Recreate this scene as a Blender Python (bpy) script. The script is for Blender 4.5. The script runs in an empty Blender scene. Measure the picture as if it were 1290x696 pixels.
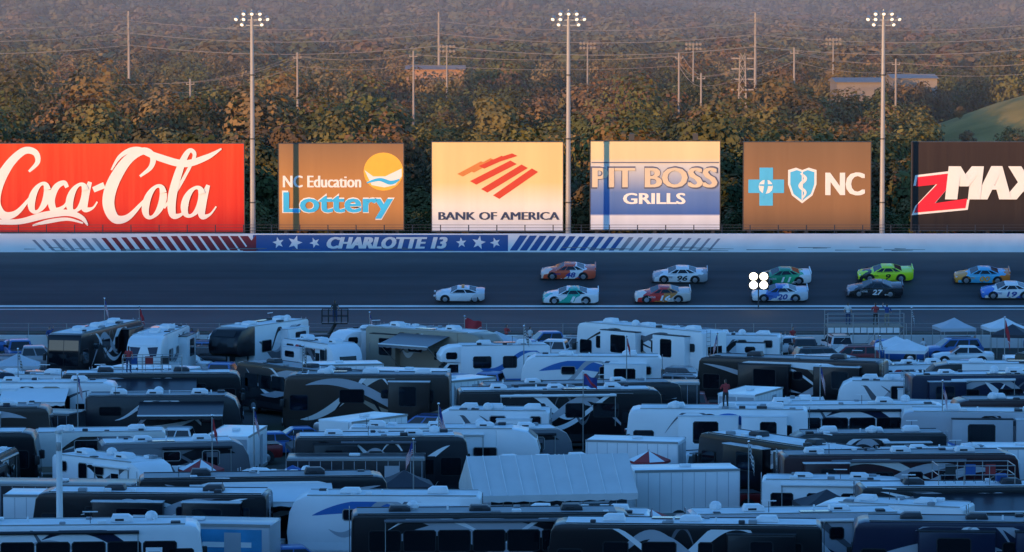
import bpy, bmesh, math, random
import numpy as np
from mathutils import Vector, Matrix
R = random.Random(7)
sc = bpy.context.scene
rad = math.radians
CAMH = 28.0
F = 4900.0

# ---------- survey helpers : site plan derived from photo measurements ----------
def gx(px, d): return (px - 645.0) * d / F
def gd(by): return F * CAMH / (by + 12.0)          # distance of a ground point
def gz(py, d): return CAMH - (py + 12.0) * d / F

# ---------- materials ----------
_M = {}
def M(name, col, rough=0.5, metal=0.0, emit=0.0, var=0.12, ns=1.2, coat=0.0, spec=0.5):
    if name in _M: return _M[name]
    m = bpy.data.materials.new(name); m.use_nodes = True
    nt = m.node_tree; b = nt.nodes['Principled BSDF']
    b.inputs['Roughness'].default_value = rough
    b.inputs['Metallic'].default_value = metal
    b.inputs['Specular IOR Level'].default_value = spec
    if coat: b.inputs['Coat Weight'].default_value = coat
    tc = nt.nodes.new('ShaderNodeTexCoord')
    n = nt.nodes.new('ShaderNodeTexNoise'); n.inputs['Scale'].default_value = ns; n.inputs['Detail'].default_value = 4
    nt.links.new(tc.outputs['Object'], n.inputs['Vector'])
    mx = nt.nodes.new('ShaderNodeMix'); mx.data_type = 'RGBA'
    mx.inputs[6].default_value = (*[c * (1 - var) for c in col], 1)
    mx.inputs[7].default_value = (*[min(1, c * (1 + var)) for c in col], 1)
    nt.links.new(n.outputs['Fac'], mx.inputs[0])
    nt.links.new(mx.outputs[2], b.inputs['Base Color'])
    if emit:
        b.inputs['Emission Color'].default_value = (*col, 1); b.inputs['Emission Strength'].default_value = emit
    _M[name] = m
    return m

GLASS = M('dark_glass', (0.006, 0.008, 0.012), 0.06, var=0)
TYRE = M('tyre_rubber', (0.015, 0.015, 0.015), 0.8)
RIM = M('alloy_rim', (0.55, 0.55, 0.57), 0.3, 0.8)
CHROME = M('chrome', (0.7, 0.7, 0.72), 0.15, 1.0, var=0.02)
TRIM = M('black_trim', (0.015, 0.015, 0.017), 0.5)
ROOFW = M('rv_roof_membrane', (0.72, 0.73, 0.73), 0.65, var=0.28, ns=0.9)
ROOFG = M('rv_roof_grey', (0.26, 0.27, 0.28), 0.65, var=0.3, ns=0.9)
ACW = M('ac_shroud_white', (0.78, 0.78, 0.78), 0.45)
ACG = M('ac_shroud_dark', (0.03, 0.03, 0.035), 0.5)
STEEL = M('galvanised_steel', (0.35, 0.35, 0.34), 0.45, 0.5)
DARKSTEEL = M('dark_steel', (0.06, 0.06, 0.065), 0.55, 0.3)
WHITE = M('white_paint', (0.8, 0.8, 0.79), 0.4, var=0.06)
REDL = M('tail_light_red', (0.5, 0.02, 0.02), 0.3)
AMBER = M('marker_amber', (0.7, 0.25, 0.03), 0.3)
HEADL = M('headlight_lens', (0.6, 0.62, 0.65), 0.1)
SOLAR = M('solar_panel', (0.01, 0.015, 0.04), 0.15)

# ---------- mesh builder ----------
class MB:
    def __init__(s): s.v = []; s.f = []; s.m = []; s.mats = []
    def mi(s, m):
        if m not in s.mats: s.mats.append(m)
        return s.mats.index(m)
    def add(s, vs, fs, m):
        o = len(s.v); s.v += [tuple(v) for v in vs]; k = s.mi(m)
        for f in fs: s.f.append([i + o for i in f]); s.m.append(k)
    def poly(s, vs, m): s.add(vs, [list(range(len(vs)))], m)
    def mirror_in(s, o2):
        o = len(s.v); s.v += [(x, -y, z) for x, y, z in o2.v]
        for f, k in zip(o2.f, o2.m): s.f.append([i + o for i in f]); s.m.append(s.mi(o2.mats[k]))
    def prism(s, prof, y0, y1, m, b=0.0, capm=None):
        xs = [p[0] for p in prof]; zs = [p[1] for p in prof]
        cx = (min(xs) + max(xs)) / 2; cz = (min(zs) + max(zs)) / 2
        hx = (max(xs) - min(xs)) / 2; hz = (max(zs) - min(zs)) / 2
        rings = [(y0, 0), (y1, 0)] if b == 0 else [(y0, b), (y0 + .3 * b, .3 * b), (y0 + b, 0), (y1 - b, 0), (y1 - .3 * b, .3 * b), (y1, b)]
        vs = []; n = len(prof)
        for y, i in rings:
            fx = 1 - i / hx; fz = 1 - i / hz
            for x, z in prof: vs.append((cx + (x - cx) * fx, y, cz + (z - cz) * fz))
        fs = []
        for r in range(len(rings) - 1):
            for i in range(n):
                j = (i + 1) % n
                fs.append([r * n + i, r * n + j, (r + 1) * n + j, (r + 1) * n + i])
        s.add(vs, fs, m)
        o = len(s.v) - len(vs)
        k = s.mi(capm or m)
        s.f.append([o + i for i in range(n)]); s.m.append(k)
        s.f.append([o + (len(rings) - 1) * n + i for i in range(n)][::-1]); s.m.append(k)
    def box(s, x0, x1, y0, y1, z0, z1, m, b=0.0):
        if b:
            pr = [(x0 + b, z0), (x1 - b, z0), (x1, z0 + b), (x1, z1 - b), (x1 - b, z1), (x0 + b, z1), (x0, z1 - b), (x0, z0 + b)]
            s.prism(pr, y0, y1, m, b)
        else: s.prism([(x0, z0), (x1, z0), (x1, z1), (x0, z1)], y0, y1, m)
    def cyl(s, p0, p1, r0, r1, n, m, cap=True):
        p0 = Vector(p0); p1 = Vector(p1); a = (p1 - p0).normalized()
        u = a.orthogonal().normalized(); w = a.cross(u)
        vs = []
        for p, r in ((p0, r0), (p1, r1)):
            for i in range(n):
                t = 2 * math.pi * i / n; vs.append(p + u * math.cos(t) * r + w * math.sin(t) * r)
        fs = [[i, (i + 1) % n, n + (i + 1) % n, n + i] for i in range(n)]
        if cap: fs += [list(range(n))[::-1], list(range(n, 2 * n))]
        s.add(vs, fs, m)
    def ball(s, c, rx, ry, rz, m, n=8, k=5):
        vs = []; fs = []
        for j in range(k + 1):
            ph = math.pi * j / k
            for i in range(n):
                t = 2 * math.pi * i / n
                vs.append((c[0] + rx * math.sin(ph) * math.cos(t), c[1] + ry * math.sin(ph) * math.sin(t), c[2] + rz * math.cos(ph)))
        for j in range(k):
            for i in range(n):
                fs.append([j * n + i, j * n + (i + 1) % n, (j + 1) * n + (i + 1) % n, (j + 1) * n + i])
        s.add(vs, fs, m)
    def mesh(s, name, smooth=True, ang=35):
        me = bpy.data.meshes.new(name); me.from_pydata(s.v, [], s.f)
        for m in s.mats: me.materials.append(m)
        me.polygons.foreach_set('material_index', s.m)
        bm = bmesh.new(); bm.from_mesh(me); bmesh.ops.recalc_face_normals(bm, faces=bm.faces); bm.to_mesh(me); bm.free()
        if smooth:
            me.polygons.foreach_set('use_smooth', [True] * len(me.polygons))
            me.set_sharp_from_angle(angle=rad(ang))
        me.update(); return me
    def obj(s, name, parent=None, smooth=True, ang=35):
        return link(name, s.mesh(name, smooth, ang), parent)

def link(name, data, parent=None, mat=None):
    o = bpy.data.objects.new(name, data); sc.collection.objects.link(o)
    if parent: o.parent = parent
    if mat is not None: o.matrix_world = mat
    return o
def empty(name, mat=None):
    o = bpy.data.objects.new(name, None); sc.collection.objects.link(o); o.empty_display_size = 0.5
    if mat is not None: o.matrix_world = mat
    return o

def text(body, x, y, z, w, h, mat, parent, name='lettering', rz=0, shear=0, off=0.0, ext=0.01):
    c = bpy.data.curves.new(name, 'FONT'); c.body = body; c.align_x = 'CENTER'; c.align_y = 'CENTER'
    c.size = 1; c.shear = shear; c.offset = off; c.extrude = 0.0; c.resolution_u = 3
    o = bpy.data.objects.new(name, c); sc.collection.objects.link(o)
    bpy.context.view_layer.update()
    dx, dy = o.dimensions.x, o.dimensions.y
    bb = [Vector(b) for b in o.bound_box]
    cx = (min(b.x for b in bb) + max(b.x for b in bb)) / 2; cy = (min(b.y for b in bb) + max(b.y for b in bb)) / 2
    c.extrude = ext
    sx = w / dx; sy = h / dy
    o.matrix_local = Matrix.Translation((x, y, z)) @ Matrix.Rotation(rz, 4, 'Z') @ Matrix.Rotation(rad(90), 4, 'X') @ Matrix.Diagonal((sx, sy, 1, 1)) @ Matrix.Translation((-cx, -cy, 0))
    c.materials.append(mat)
    if parent: o.parent = parent
    return o

# =====================================================================
# GROUND
# =====================================================================
rn = np.random.RandomState(3)
def knollg(x, y): return math.exp(-(((x - 97) / 30) ** 2) - (((y - 640) / 42) ** 2))
def hillz(x, y):
    z = 0.0
    if 359 <= y <= 373: return 3.85
    if 373 < y < 392: return 3.85 * (392 - y) / 19
    z += 13.0 * knollg(x, y)
    if y > 1500:
        t = min(1, (y - 1500) / 2600.0)
        z += 100 * t * t * (3 - 2 * t) + (6 + 14 * t) * math.sin(x * 0.006 + 1 + y * 0.0012) * min(1, t * 4) + 5 * math.sin(x * 0.021 + y * 0.004) * min(1, t * 4)
    return z
xs = sorted(set([-3500, -2500, -1800, -1300] + list(range(-1000, -200, 40)) + list(range(-200, 260, 10)) + list(range(260, 1001, 40)) + [1300, 1800, 2500, 3500]))
ys = [-600, -100, 0, 100, 180, 240, 300, 321, 342, 357.5, 359, 366, 373, 380, 386, 392] + list(range(410, 500, 30)) + list(range(500, 800, 12)) + list(range(800, 1500, 60)) + list(range(1500, 6000, 70))
vs = [(x, y, hillz(x, y)) for y in ys for x in xs]
nx = len(xs)
fs = [[j * nx + i, j * nx + i + 1, (j + 1) * nx + i + 1, (j + 1) * nx + i] for j in range(len(ys) - 1) for i in range(nx - 1)]
gm = bpy.data.materials.new('ground_mixed'); gm.use_nodes = True
nt = gm.node_tree; b = nt.nodes['Principled BSDF']; b.inputs['Roughness'].default_value = 0.95
b.inputs['Specular IOR Level'].default_value = .1
geo = nt.nodes.new('ShaderNodeNewGeometry'); sep = nt.nodes.new('ShaderNodeSeparateXYZ'); nt.links.new(geo.outputs['Position'], sep.inputs[0])
def noise(nt, scale, src, det=6):
    n = nt.nodes.new('ShaderNodeTexNoise'); n.inputs['Scale'].default_value = scale; n.inputs['Detail'].default_value = det
    nt.links.new(src, n.inputs['Vector']); return n.outputs['Fac']
def ramp(nt, fac, stops, interp='LINEAR'):
    r = nt.nodes.new('ShaderNodeValToRGB'); nt.links.new(fac, r.inputs[0]); e = r.color_ramp.elements
    r.color_ramp.interpolation = interp
    while len(e) < len(stops): e.new(0.5)
    for k, (p, c) in enumerate(stops): e[k].position = p; e[k].color = (*c, 1)
    return r.outputs[0]
def mixc(nt, fac, a, bb, mode='MIX'):
    m = nt.nodes.new('ShaderNodeMix'); m.data_type = 'RGBA'; m.blend_type = mode
    if hasattr(fac, 'links'): nt.links.new(fac, m.inputs[0])
    else: m.inputs[0].default_value = fac
    for i, c in ((6, a), (7, bb)):
        if hasattr(c, 'links'): nt.links.new(c, m.inputs[i])
        else: m.inputs[i].default_value = (*c, 1)
    return m.outputs[2]
def maprange(nt, v, a, bb, c=0, d=1):
    m = nt.nodes.new('ShaderNodeMapRange'); nt.links.new(v, m.inputs[0])
    for i, q in enumerate((a, bb, c, d)): m.inputs[i + 1].default_value = q
    return m.outputs[0]
inf = ramp(nt, noise(nt, 0.12, geo.outputs['Position']), [(0.35, (0.04, 0.045, 0.025)), (0.5, (0.06, 0.06, 0.05)), (0.62, (0.08, 0.08, 0.078))])
woods = ramp(nt, noise(nt, 0.05, geo.outputs['Position']), [(0.35, (0.04, 0.035, 0.02)), (0.65, (0.09, 0.065, 0.04))])
knoll = ramp(nt, noise(nt, 0.12, geo.outputs['Position']), [(0.35, (0.22, 0.17, 0.045)), (0.65, (0.38, 0.26, 0.075))])
c1 = mixc(nt, maprange(nt, sep.outputs['Y'], 358, 362), inf, woods)
kx = maprange(nt, sep.outputs['Z'], 0.8, 1.6); ky = maprange(nt, sep.outputs['Y'], 900, 880); kz = maprange(nt, sep.outputs['Y'], 430, 450)
mm = nt.nodes.new('ShaderNodeMath'); mm.operation = 'MULTIPLY'; nt.links.new(kx, mm.inputs[0]); nt.links.new(ky, mm.inputs[1])
mm2 = nt.nodes.new('ShaderNodeMath'); mm2.operation = 'MULTIPLY'; nt.links.new(mm.outputs[0], mm2.inputs[0]); nt.links.new(kz, mm2.inputs[1])
c2 = mixc(nt, mm2.outputs[0], c1, knoll)
hz = mixc(nt, maprange(nt, sep.outputs['Y'], 850, 2600, 0, 0.6), c2, (0.2, 0.14, 0.12))  # far ground colour fades to mauve as painted-in aerial haze
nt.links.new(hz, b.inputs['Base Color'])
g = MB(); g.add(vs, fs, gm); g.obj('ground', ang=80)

# =====================================================================
# TRACK
# =====================================================================
asph = bpy.data.materials.new('racing_asphalt'); asph.use_nodes = True
nt = asph.node_tree; b = nt.nodes['Principled BSDF']; b.inputs['Roughness'].default_value = 0.7
geo = nt.nodes.new('ShaderNodeNewGeometry'); sep = nt.nodes.new('ShaderNodeSeparateXYZ'); nt.links.new(geo.outputs['Position'], sep.inputs[0])
mp = nt.nodes.new('ShaderNodeMapping'); mp.inputs['Scale'].default_value = (0.02, 0.6, 0.6); nt.links.new(geo.outputs['Position'], mp.inputs[0])
mp2 = nt.nodes.new('ShaderNodeMapping'); mp2.inputs['Scale'].default_value = (0.4, 1, 1); nt.links.new(geo.outputs['Position'], mp2.inputs[0])
lane = ramp(nt, noise(nt, 1.0, mp.outputs[0]), [(0.3, (0.019, 0.0195, 0.022)), (0.7, (0.050, 0.050, 0.053))])
top = mixc(nt, maprange(nt, sep.outputs['Y'], 353, 358), lane, (0.11, 0.11, 0.108))
fine = mixc(nt, noise(nt, 0.8, mp2.outputs[0]), (0.75, 0.75, 0.75), (1.25, 1.25, 1.25))
nt.links.new(mixc(nt, 1.0, top, fine, 'MULTIPLY'), b.inputs['Base Color'])
t = MB()
XL, XR = -700, 700
t.add([(XL, 343, 0.03), (XR, 343, 0.03), (XR, 358, 3.9), (XL, 358, 3.9)], [[0, 1, 2, 3]], asph)
t.obj('banked_race_track', smooth=False)
APR = M('apron_asphalt', (0.045, 0.046, 0.05), 0.8, var=0.4, ns=0.15)
t = MB(); t.add([(XL, 319, 0.02), (XR, 319, 0.02), (XR, 343, 0.02), (XL, 343, 0.02)], [[0, 1, 2, 3]], APR); t.obj('track_apron', smooth=False)
LINE = M('track_line_paint', (0.68, 0.68, 0.66), 0.6, var=0.25, ns=0.6)
t = MB()
t.add([(XL, 343.05, 0.048), (XR, 343.05, 0.048), (XR, 343.5, 0.165), (XL, 343.5, 0.165)], [[0, 1, 2, 3]], LINE)
t.add([(XL, 340.4, 0.03), (XR, 340.4, 0.03), (XR, 341.2, 0.03), (XL, 341.2, 0.03)], [[0, 1, 2, 3]], LINE)
t.obj('track_edge_line', smooth=False)
t = MB(); SEAM = M('asphalt_seam', (0.015, 0.015, 0.017), 0.7)
for u in (4.2, 9.6):
    t.add([(XL, 343 + u, .03 + .258 * u + .006), (XR, 343 + u, .03 + .258 * u + .006), (XR, 343 + u + .12, .03 + .258 * (u + .12) + .006), (XL, 343 + u + .12, .03 + .258 * (u + .12) + .006)], [[0, 1, 2, 3]], SEAM)
t.obj('asphalt_seam', smooth=False)

WALLM = M('wall_white_paint', (0.85, 0.84, 0.83), 0.5, var=0.12, ns=0.5)
wall = empty('outer_retaining_wall')
w = MB()
w.box(XL, XR, 358.0, 358.5, 3.4, 5.6, WALLM)
w.obj('concrete_barrier', wall, smooth=False)
BLUE = M('banner_blue', (0.015, 0.09, 0.30), 0.5); MAR = M('banner_maroon', (0.22, 0.012, 0.025), 0.5); GREYP = M('banner_grey', (0.25, 0.27, 0.32), 0.5)
SCUFF = M('tyre_scuff', (0.18, 0.18, 0.19), 0.7)
wx = lambda px: gx(px, 358)
w = MB()
Y1 = 357.992
def wq(p0, p1, z0, z1, m, sl=0, y=Y1):
    w.poly([(wx(p0), y, z0), (wx(p1), y, z0), (wx(p1 + sl), y, z1), (wx(p0 + sl), y, z1)], m)
k = 52
while k < 318:
    fr = (k - 52) / 266
    wq(k, k + 4 + 6.5 * fr, 4.05, 5.05 + .35 * min(1, fr * 1.5), GREYP if fr < .3 else MAR, -13)
    k += 12.5
wq(318, 640, 4.0, 5.5, BLUE, 0)
w.poly([(wx(305), Y1 - .002, 4.0), (wx(322), Y1 - .002, 4.0), (wx(322), Y1 - .002, 5.5)], MAR)
k = 642
while k < 900:
    fr = (k - 642) / 258
    wq(k, k + 9.5 - 6.5 * fr, 4.05, 5.45 - .3 * fr, BLUE if fr < .5 else GREYP, 13)
    k += 12.5
for i in range(46):
    a = R.uniform(0, 1290); zz = R.uniform(4.0, 4.35); ln = R.uniform(8, 50)
    w.poly([(wx(a), Y1 - .012 - .0004 * i, zz), (wx(a + ln), Y1 - .012 - .0004 * i, zz + .02), (wx(a + ln), Y1 - .012 - .0004 * i, zz + .05), (wx(a), Y1 - .012 - .0004 * i, zz + .06)], SCUFF)
def star(cx, cz, r, y, m, rot=0):
    pts = []
    for i in range(10):
        a = math.pi / 2 + rot + i * math.pi / 5; rr = r if i % 2 == 0 else r * .42
        pts.append((cx + rr * math.cos(a), y, cz + rr * math.sin(a)))
    c = (cx, y, cz)
    for i in range(10): w.poly([c, pts[i], pts[(i + 1) % 10]], m)
for px, r, ro in ((350, .55, .2), (371, .7, -.3), (396, .5, .4), (581, .5, .1), (603, .65, -.2), (624, .5, .3)):
    star(wx(px), 4.75 + r * .05, r, Y1 - .004, WALLM, ro)
w.obj('painted_banner', wall, smooth=False)
for k in range(3): text('CHARLOTTE 13', wx(486 + 1.3 * k), Y1 - .04 - .014 * k, 4.77, gx(562, 358) - gx(412, 358), 1.08, WHITE, wall, shear=.25, off=.015)
w = MB()
x = -160
while x < 160:
    w.cyl((x, 358.7, 5.5), (x, 358.7, 6.4), .05, .05, 5, DARKSTEEL); x += 2.6
for z in (5.85, 6.12, 6.38): w.cyl((-160, 358.7, z), (160, 358.7, z), .022, .022, 4, DARKSTEEL)
w.obj('catch_fence', smooth=False)

IW = M('infield_wall_concrete', (0.6, 0.6, 0.59), 0.7, var=0.2, ns=0.3)
w = MB(); x = -200
while x < 200:
    w.prism([(x, 0), (x + 5.97, 0), (x + 5.97, 1.0), (x, 1.0)], 304, 304.35, IW); x += 6
w.obj('infield_barrier_wall', smooth=False)
w = MB(); x = -200
while x < 200:
    w.cyl((x, 304.6, 0), (x, 304.6, 1.9), .03, .03, 5, STEEL); x += 3
for z in (1.2, 1.55, 1.88): w.cyl((-200, 304.6, z), (200, 304.6, z), .012, .012, 4, STEEL)
w.obj('infield_fence', smooth=False)

# =====================================================================
# BILLBOARDS
# =====================================================================
BD = 372.0
def board_mat(name, stops, rough=.5, wav=.25):
    m = bpy.data.materials.new(name); m.use_nodes = True; nt = m.node_tree; b = nt.nodes['Principled BSDF']
    b.inputs['Roughness'].default_value = rough; b.inputs['Specular IOR Level'].default_value = .35
    tc = nt.nodes.new('ShaderNodeTexCoord'); sep = nt.nodes.new('ShaderNodeSeparateXYZ'); nt.links.new(tc.outputs['Object'], sep.inputs[0])
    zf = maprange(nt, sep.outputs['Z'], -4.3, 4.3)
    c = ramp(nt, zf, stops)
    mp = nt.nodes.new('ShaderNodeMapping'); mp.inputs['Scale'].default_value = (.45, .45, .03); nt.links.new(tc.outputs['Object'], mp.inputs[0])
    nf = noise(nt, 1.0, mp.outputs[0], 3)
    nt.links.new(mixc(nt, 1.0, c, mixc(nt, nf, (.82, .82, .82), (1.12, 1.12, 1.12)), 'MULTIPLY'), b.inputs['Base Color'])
    bp = nt.nodes.new('ShaderNodeBump'); bp.inputs['Strength'].default_value = wav; bp.inputs['Distance'].default_value = .3
    nt.links.new(nf, bp.inputs['Height']); nt.links.new(bp.outputs['Normal'], b.inputs['Normal'])
    return m
def P(px, py): return gx(px, BD), gz(py, BD)
def board(px0, px1, y0, y1, face):
    x0, z1 = P(px0, y0); x1, z0 = P(px1, y1)
    cx, cz = (x0 + x1) / 2, (z0 + z1) / 2
    e = empty('billboard', Matrix.Translation((cx, BD, cz)))
    a, h = (x1 - x0) / 2, (z1 - z0) / 2
    p = MB(); p.box(-a, a, 0, .25, -h, h, face); p.obj('panel', e, smooth=False)
    p = MB()
    for q in (-a, a - .08): p.box(q, q + .08, -.03, .3, -h - .1, h + .06, DARKSTEEL)
    for zz in (-h - .1, h): p.box(-a + .08, a - .08, -.03, .3, zz, zz + .07, DARKSTEEL)
    n = max(3, int(2 * a / 4))
    for i in range(n):
        xx = -a + .7 + (2 * a - 1.4) * i / (n - 1)
        p.box(xx - .15, xx + .15, .3, .7, 3.3 - cz, h - .4, DARKSTEEL)
        p.cyl((xx, .7, h - 1.5), (xx, 3.8, 3.7 - cz), .09, .09, 6, DARKSTEEL)
    for i in range(int(a)):
        xx = -a + 1 + i * 2
        p.cyl((xx, 0.1, -h - .2), (xx, -0.8, -h - .45), .04, .04, 4, DARKSTEEL)
    p.box(-a, a, -.9, -.2, -h - .52, -h - .46, DARKSTEEL)
    p.obj('support_frame', e, smooth=False)
    return e, cx, cz
def cr(pts, n=7):
    out = []
    P_ = [pts[0]] + list(pts) + [pts[-1]]
    for i in range(1, len(P_) - 2):
        a, b_, c, d = [np.array(P_[i + k], float) for k in (-1, 0, 1, 2)]
        for s in range(n):
            t = s / n
            out.append(.5 * ((2 * b_) + (-a + c) * t + (2 * a - 5 * b_ + 4 * c - d) * t * t + (-a + 3 * b_ - 3 * c + d) * t ** 3))
    out.append(np.array(pts[-1], float)); return out
def ribbon(mb, pts, cx, cz, off, m, n=7):
    q = cr(pts, n); L = []; Rr = []
    for i, p in enumerate(q):
        a = q[max(0, i - 1)]; c = q[min(len(q) - 1, i + 1)]
        t = (c - a)[:2]; t = t / (np.linalg.norm(t) + 1e-6); nn = np.array([-t[1], t[0]])
        wd = max(p[2], .8) / 2
        for S, sg in ((L, 1), (Rr, -1)):
            x, z = P(p[0] + nn[0] * wd * sg, p[1] + nn[1] * wd * sg); S.append((x - cx, off - .0012 * i, z - cz))
    vs = L + Rr; k = len(L)
    mb.add(vs, [[i, i + 1, k + i + 1, k + i] for i in range(k - 1)], m)
def pg(mb, pts, cx, cz, off, m):
    mb.poly([(P(a, b_)[0] - cx, off, P(a, b_)[1] - cz) for a, b_ in pts], m)
def btext(s, px0, px1, y0, y1, cx, cz, m, e, off=-.03, shear=0, o=0.0, bold=0):
    x0, z1 = P(px0, y0); x1, z0 = P(px1, y1)
    for k in range(bold + 1):
        dx = (k - bold / 2) * .11
        r = text(s, (x0 + x1) / 2 - cx + dx, off - .012 * k, (z0 + z1) / 2 - cz, x1 - x0 - .11 * bold, z1 - z0, m, e, shear=shear, off=o, ext=.004)
    return r

BW = M('sign_white', (0.82, 0.82, 0.80), .5, var=.05)
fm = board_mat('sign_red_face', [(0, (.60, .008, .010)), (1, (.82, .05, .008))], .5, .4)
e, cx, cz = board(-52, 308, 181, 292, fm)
a = MB()
def ell(px, py, rx, ry, wmin=4, wmax=9.5, sl=.28):
    pts = []
    for i in range(15):
        th = 2 * math.pi * i / 14 - .6
        dx = rx * math.cos(th); dy = ry * math.sin(th)
        pts.append((px + dx - sl * dy, py + dy, wmin + (wmax - wmin) * abs(math.cos(th + .2)) ** 1.5))
    return pts
S = [[(36, 216, 3), (47, 204, 6), (44, 192, 8), (30, 190, 9), (12, 206, 11), (-3, 232, 14), (-7, 256, 14), (3, 271, 11), (20, 268, 7), (38, 248, 3)],
     ell(49, 249, 9, 18), [(84, 236, 5), (80, 230, 6), (70, 236, 8), (64, 252, 9), (68, 265, 8), (80, 260, 4), (86, 250, 3)],
     ell(97, 249, 9, 17), [(113, 229, 5), (107, 248, 9), (106, 263, 8), (116, 262, 3), (122, 254, 2)],
     [(117, 239, 7), (131, 233, 8)],
     [(176, 222, 3), (190, 210, 6), (192, 196, 8), (180, 190, 9), (160, 202, 12), (142, 230, 15), (136, 256, 15), (144, 275, 12), (160, 274, 8), (178, 256, 4), (186, 246, 2)],
     ell(194, 254, 10, 20), [(206, 262, 3), (222, 240, 4), (240, 208, 4), (245, 194, 5), (238, 190, 6), (228, 208, 9), (217, 245, 11), (217, 270, 9), (228, 270, 4), (236, 258, 3)],
     ell(243, 254, 10, 18), [(262, 233, 5), (255, 254, 10), (254, 272, 8), (264, 270, 3), (272, 260, 2)],
     [(140, 214, 2), (152, 196, 5), (172, 188, 7), (200, 198, 9), (232, 206, 9), (260, 198, 7), (279, 187, 2)],
     [(-40, 286, 2), (-10, 280, 6), (24, 279, 7), (56, 271, 9), (84, 268, 8), (102, 274, 6), (110, 284, 2)], [(40, 284, 2), (60, 279, 5), (84, 276, 4), (104, 281, 2)]]
for i, s_ in enumerate(S): ribbon(a, s_, cx, cz, -.012 - .0065 * i, BW)
a.obj('script_lettering', e, smooth=False)
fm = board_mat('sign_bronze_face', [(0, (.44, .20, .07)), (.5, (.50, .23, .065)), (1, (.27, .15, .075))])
e, cx, cz = board(350, 509, 181, 289, fm)
LB = M('sign_cyan', (.03, .48, .9), .4); YL = M('sign_yellow', (.9, .48, .05), .4)
btext('NC Education', 356, 455, 221, 236, cx, cz, BW, e, bold=1)
btext('Lottery', 355, 497, 240, 277, cx, cz, BW, e, off=-.03, o=.035)
btext('Lottery', 356.5, 495, 242, 275.5, cx, cz, LB, e, off=-.06, o=.015, bold=1)
a = MB()
pg(a, [(483 + 25 * math.cos(i * math.pi / 16), 216 + 24 * math.sin(i * math.pi / 16)) for i in range(32)], cx, cz, -.03, YL)
pg(a, [(459, 214), (470, 222), (485, 222), (506, 212), (506, 222), (498, 233), (484, 236), (468, 233)], cx, cz, -.04, BW)
ribbon(a, [(462, 230, 2), (478, 226, 4), (492, 230, 5), (503, 226, 2)], cx, cz, -.05, LB)
a.obj('sun_emblem', e, smooth=False)
fm = board_mat('sign_bank_face', [(0, (.78, .80, .86)), (.3, (.82, .78, .70)), (.55, (.84, .62, .28)), (1, (.84, .60, .27))])  # white board; low sun's warm top and cooler bottom painted into the ramp
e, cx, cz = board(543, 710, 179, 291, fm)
RD = M('sign_flag_red', (.62, .05, .02), .4); OR = M('sign_flag_orange', (.65, .22, .05), .4); NV = M('sign_navy', (.03, .05, .12), .4)
a = MB()
def bar(x0, y0, x1, y1, th, sk, m, k):
    pg(a, [(x0, y0), (x1, y1), (x1 + sk, y1 + th), (x0 + sk, y0 + th)], cx, cz, -.02 - .003 * k, m)
for k, (x0, y0, x1, y1) in enumerate([(621, 246, 670, 212), (606, 238, 657, 207), (592, 228, 643, 202)]): bar(x0, y0, x1, y1, 4.5, 8, RD, k)
for k, (x0, y0, x1, y1) in enumerate([(576, 219, 606, 203), (590, 214, 618, 199), (603, 209, 632, 196), (617, 202, 645, 193)]): bar(x0, y0, x1, y1, 3.2, 7, OR if k < 2 else RD, k + 4)
a.obj('flag_emblem', e, smooth=False)
btext('BANK OF AMERICA', 552, 705, 267, 277, cx, cz, NV, e, bold=1)
fm = board_mat('sign_grill_face', [(0, (.78, .80, .86)), (.16, (.78, .79, .84)), (.18, (.05, .14, .45)), (.42, (.12, .22, .50)), (.72, (.64, .64, .64)), (.80, (.82, .64, .36)), (1, (.84, .66, .36))])  # blue band is print; yellow top stops are sunlight painted on white
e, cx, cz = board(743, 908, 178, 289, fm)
GR = M('sign_slate', (.10, .12, .20), .4); TN = M('sign_tan', (.70, .58, .42), .4)
btext('PIT BOSS', 744, 906, 209, 238, cx, cz, GR, e, off=-.03, o=.03, bold=1)
btext('PIT BOSS', 746, 904, 211, 236, cx, cz, TN, e, off=-.07, o=.004, bold=2)
btext('GRILLS', 785, 864, 243, 257, cx, cz, BW, e, off=-.03, o=.01, bold=1)
a = MB(); a.box(-6.1, 6.1, -.035, -.03, 2.15, 2.25, GR)
for q in (-2.5, 3.6): a.box(q, q + .5, 0.05, .5, 4.35, 4.95, DARKSTEEL)
a.obj('trim_rule', e, smooth=False)
fm = board_mat('sign_brown_face', [(0, (.22, .12, .06)), (.5, (.30, .155, .07)), (1, (.22, .13, .07))])
e, cx, cz = board(936, 1098, 179, 289, fm)
CB = M('sign_sky_blue', (.08, .5, .85), .4)
a = MB()
pg(a, [(957, 211), (974, 211), (974, 226), (988, 226), (988, 243), (974, 243), (974, 259), (957, 259), (957, 243), (943, 243), (943, 226), (957, 226)], cx, cz, -.03, CB)
pg(a, [(965 + 9 * math.cos(i * .5236), 235 + 9 * math.sin(i * .5236)) for i in range(12)], cx, cz, -.04, BW)
ribbon(a, [(965, 222, 2.5), (965, 236, 5), (961, 249, 2)], cx, cz, -.05, CB); ribbon(a, [(957, 233, 2), (973, 233, 2.5)], cx, cz, -.08, CB)
sh = [(993, 214), (1003, 211), (1011, 214), (1019, 211), (1029, 214), (1029, 232), (1024, 246), (1011, 256), (998, 246), (993, 232)]
pg(a, sh, cx, cz, -.03, BW)
pg(a, [(1011 + (x - 1011) * .84, 233 + (y - 233) * .86) for x, y in sh], cx, cz, -.04, CB)
ribbon(a, [(1009, 218, 2), (1015, 225, 4), (1008, 234, 4), (1015, 242, 3), (1011, 250, 2)], cx, cz, -.05, BW); ribbon(a, [(1011, 216, 1.5), (1011, 252, 1.5)], cx, cz, -.1, BW)
a.obj('cross_and_shield_emblem', e, smooth=False)
btext('NC', 1040, 1090, 217, 246, cx, cz, BW, e, o=.01, bold=2)
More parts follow.
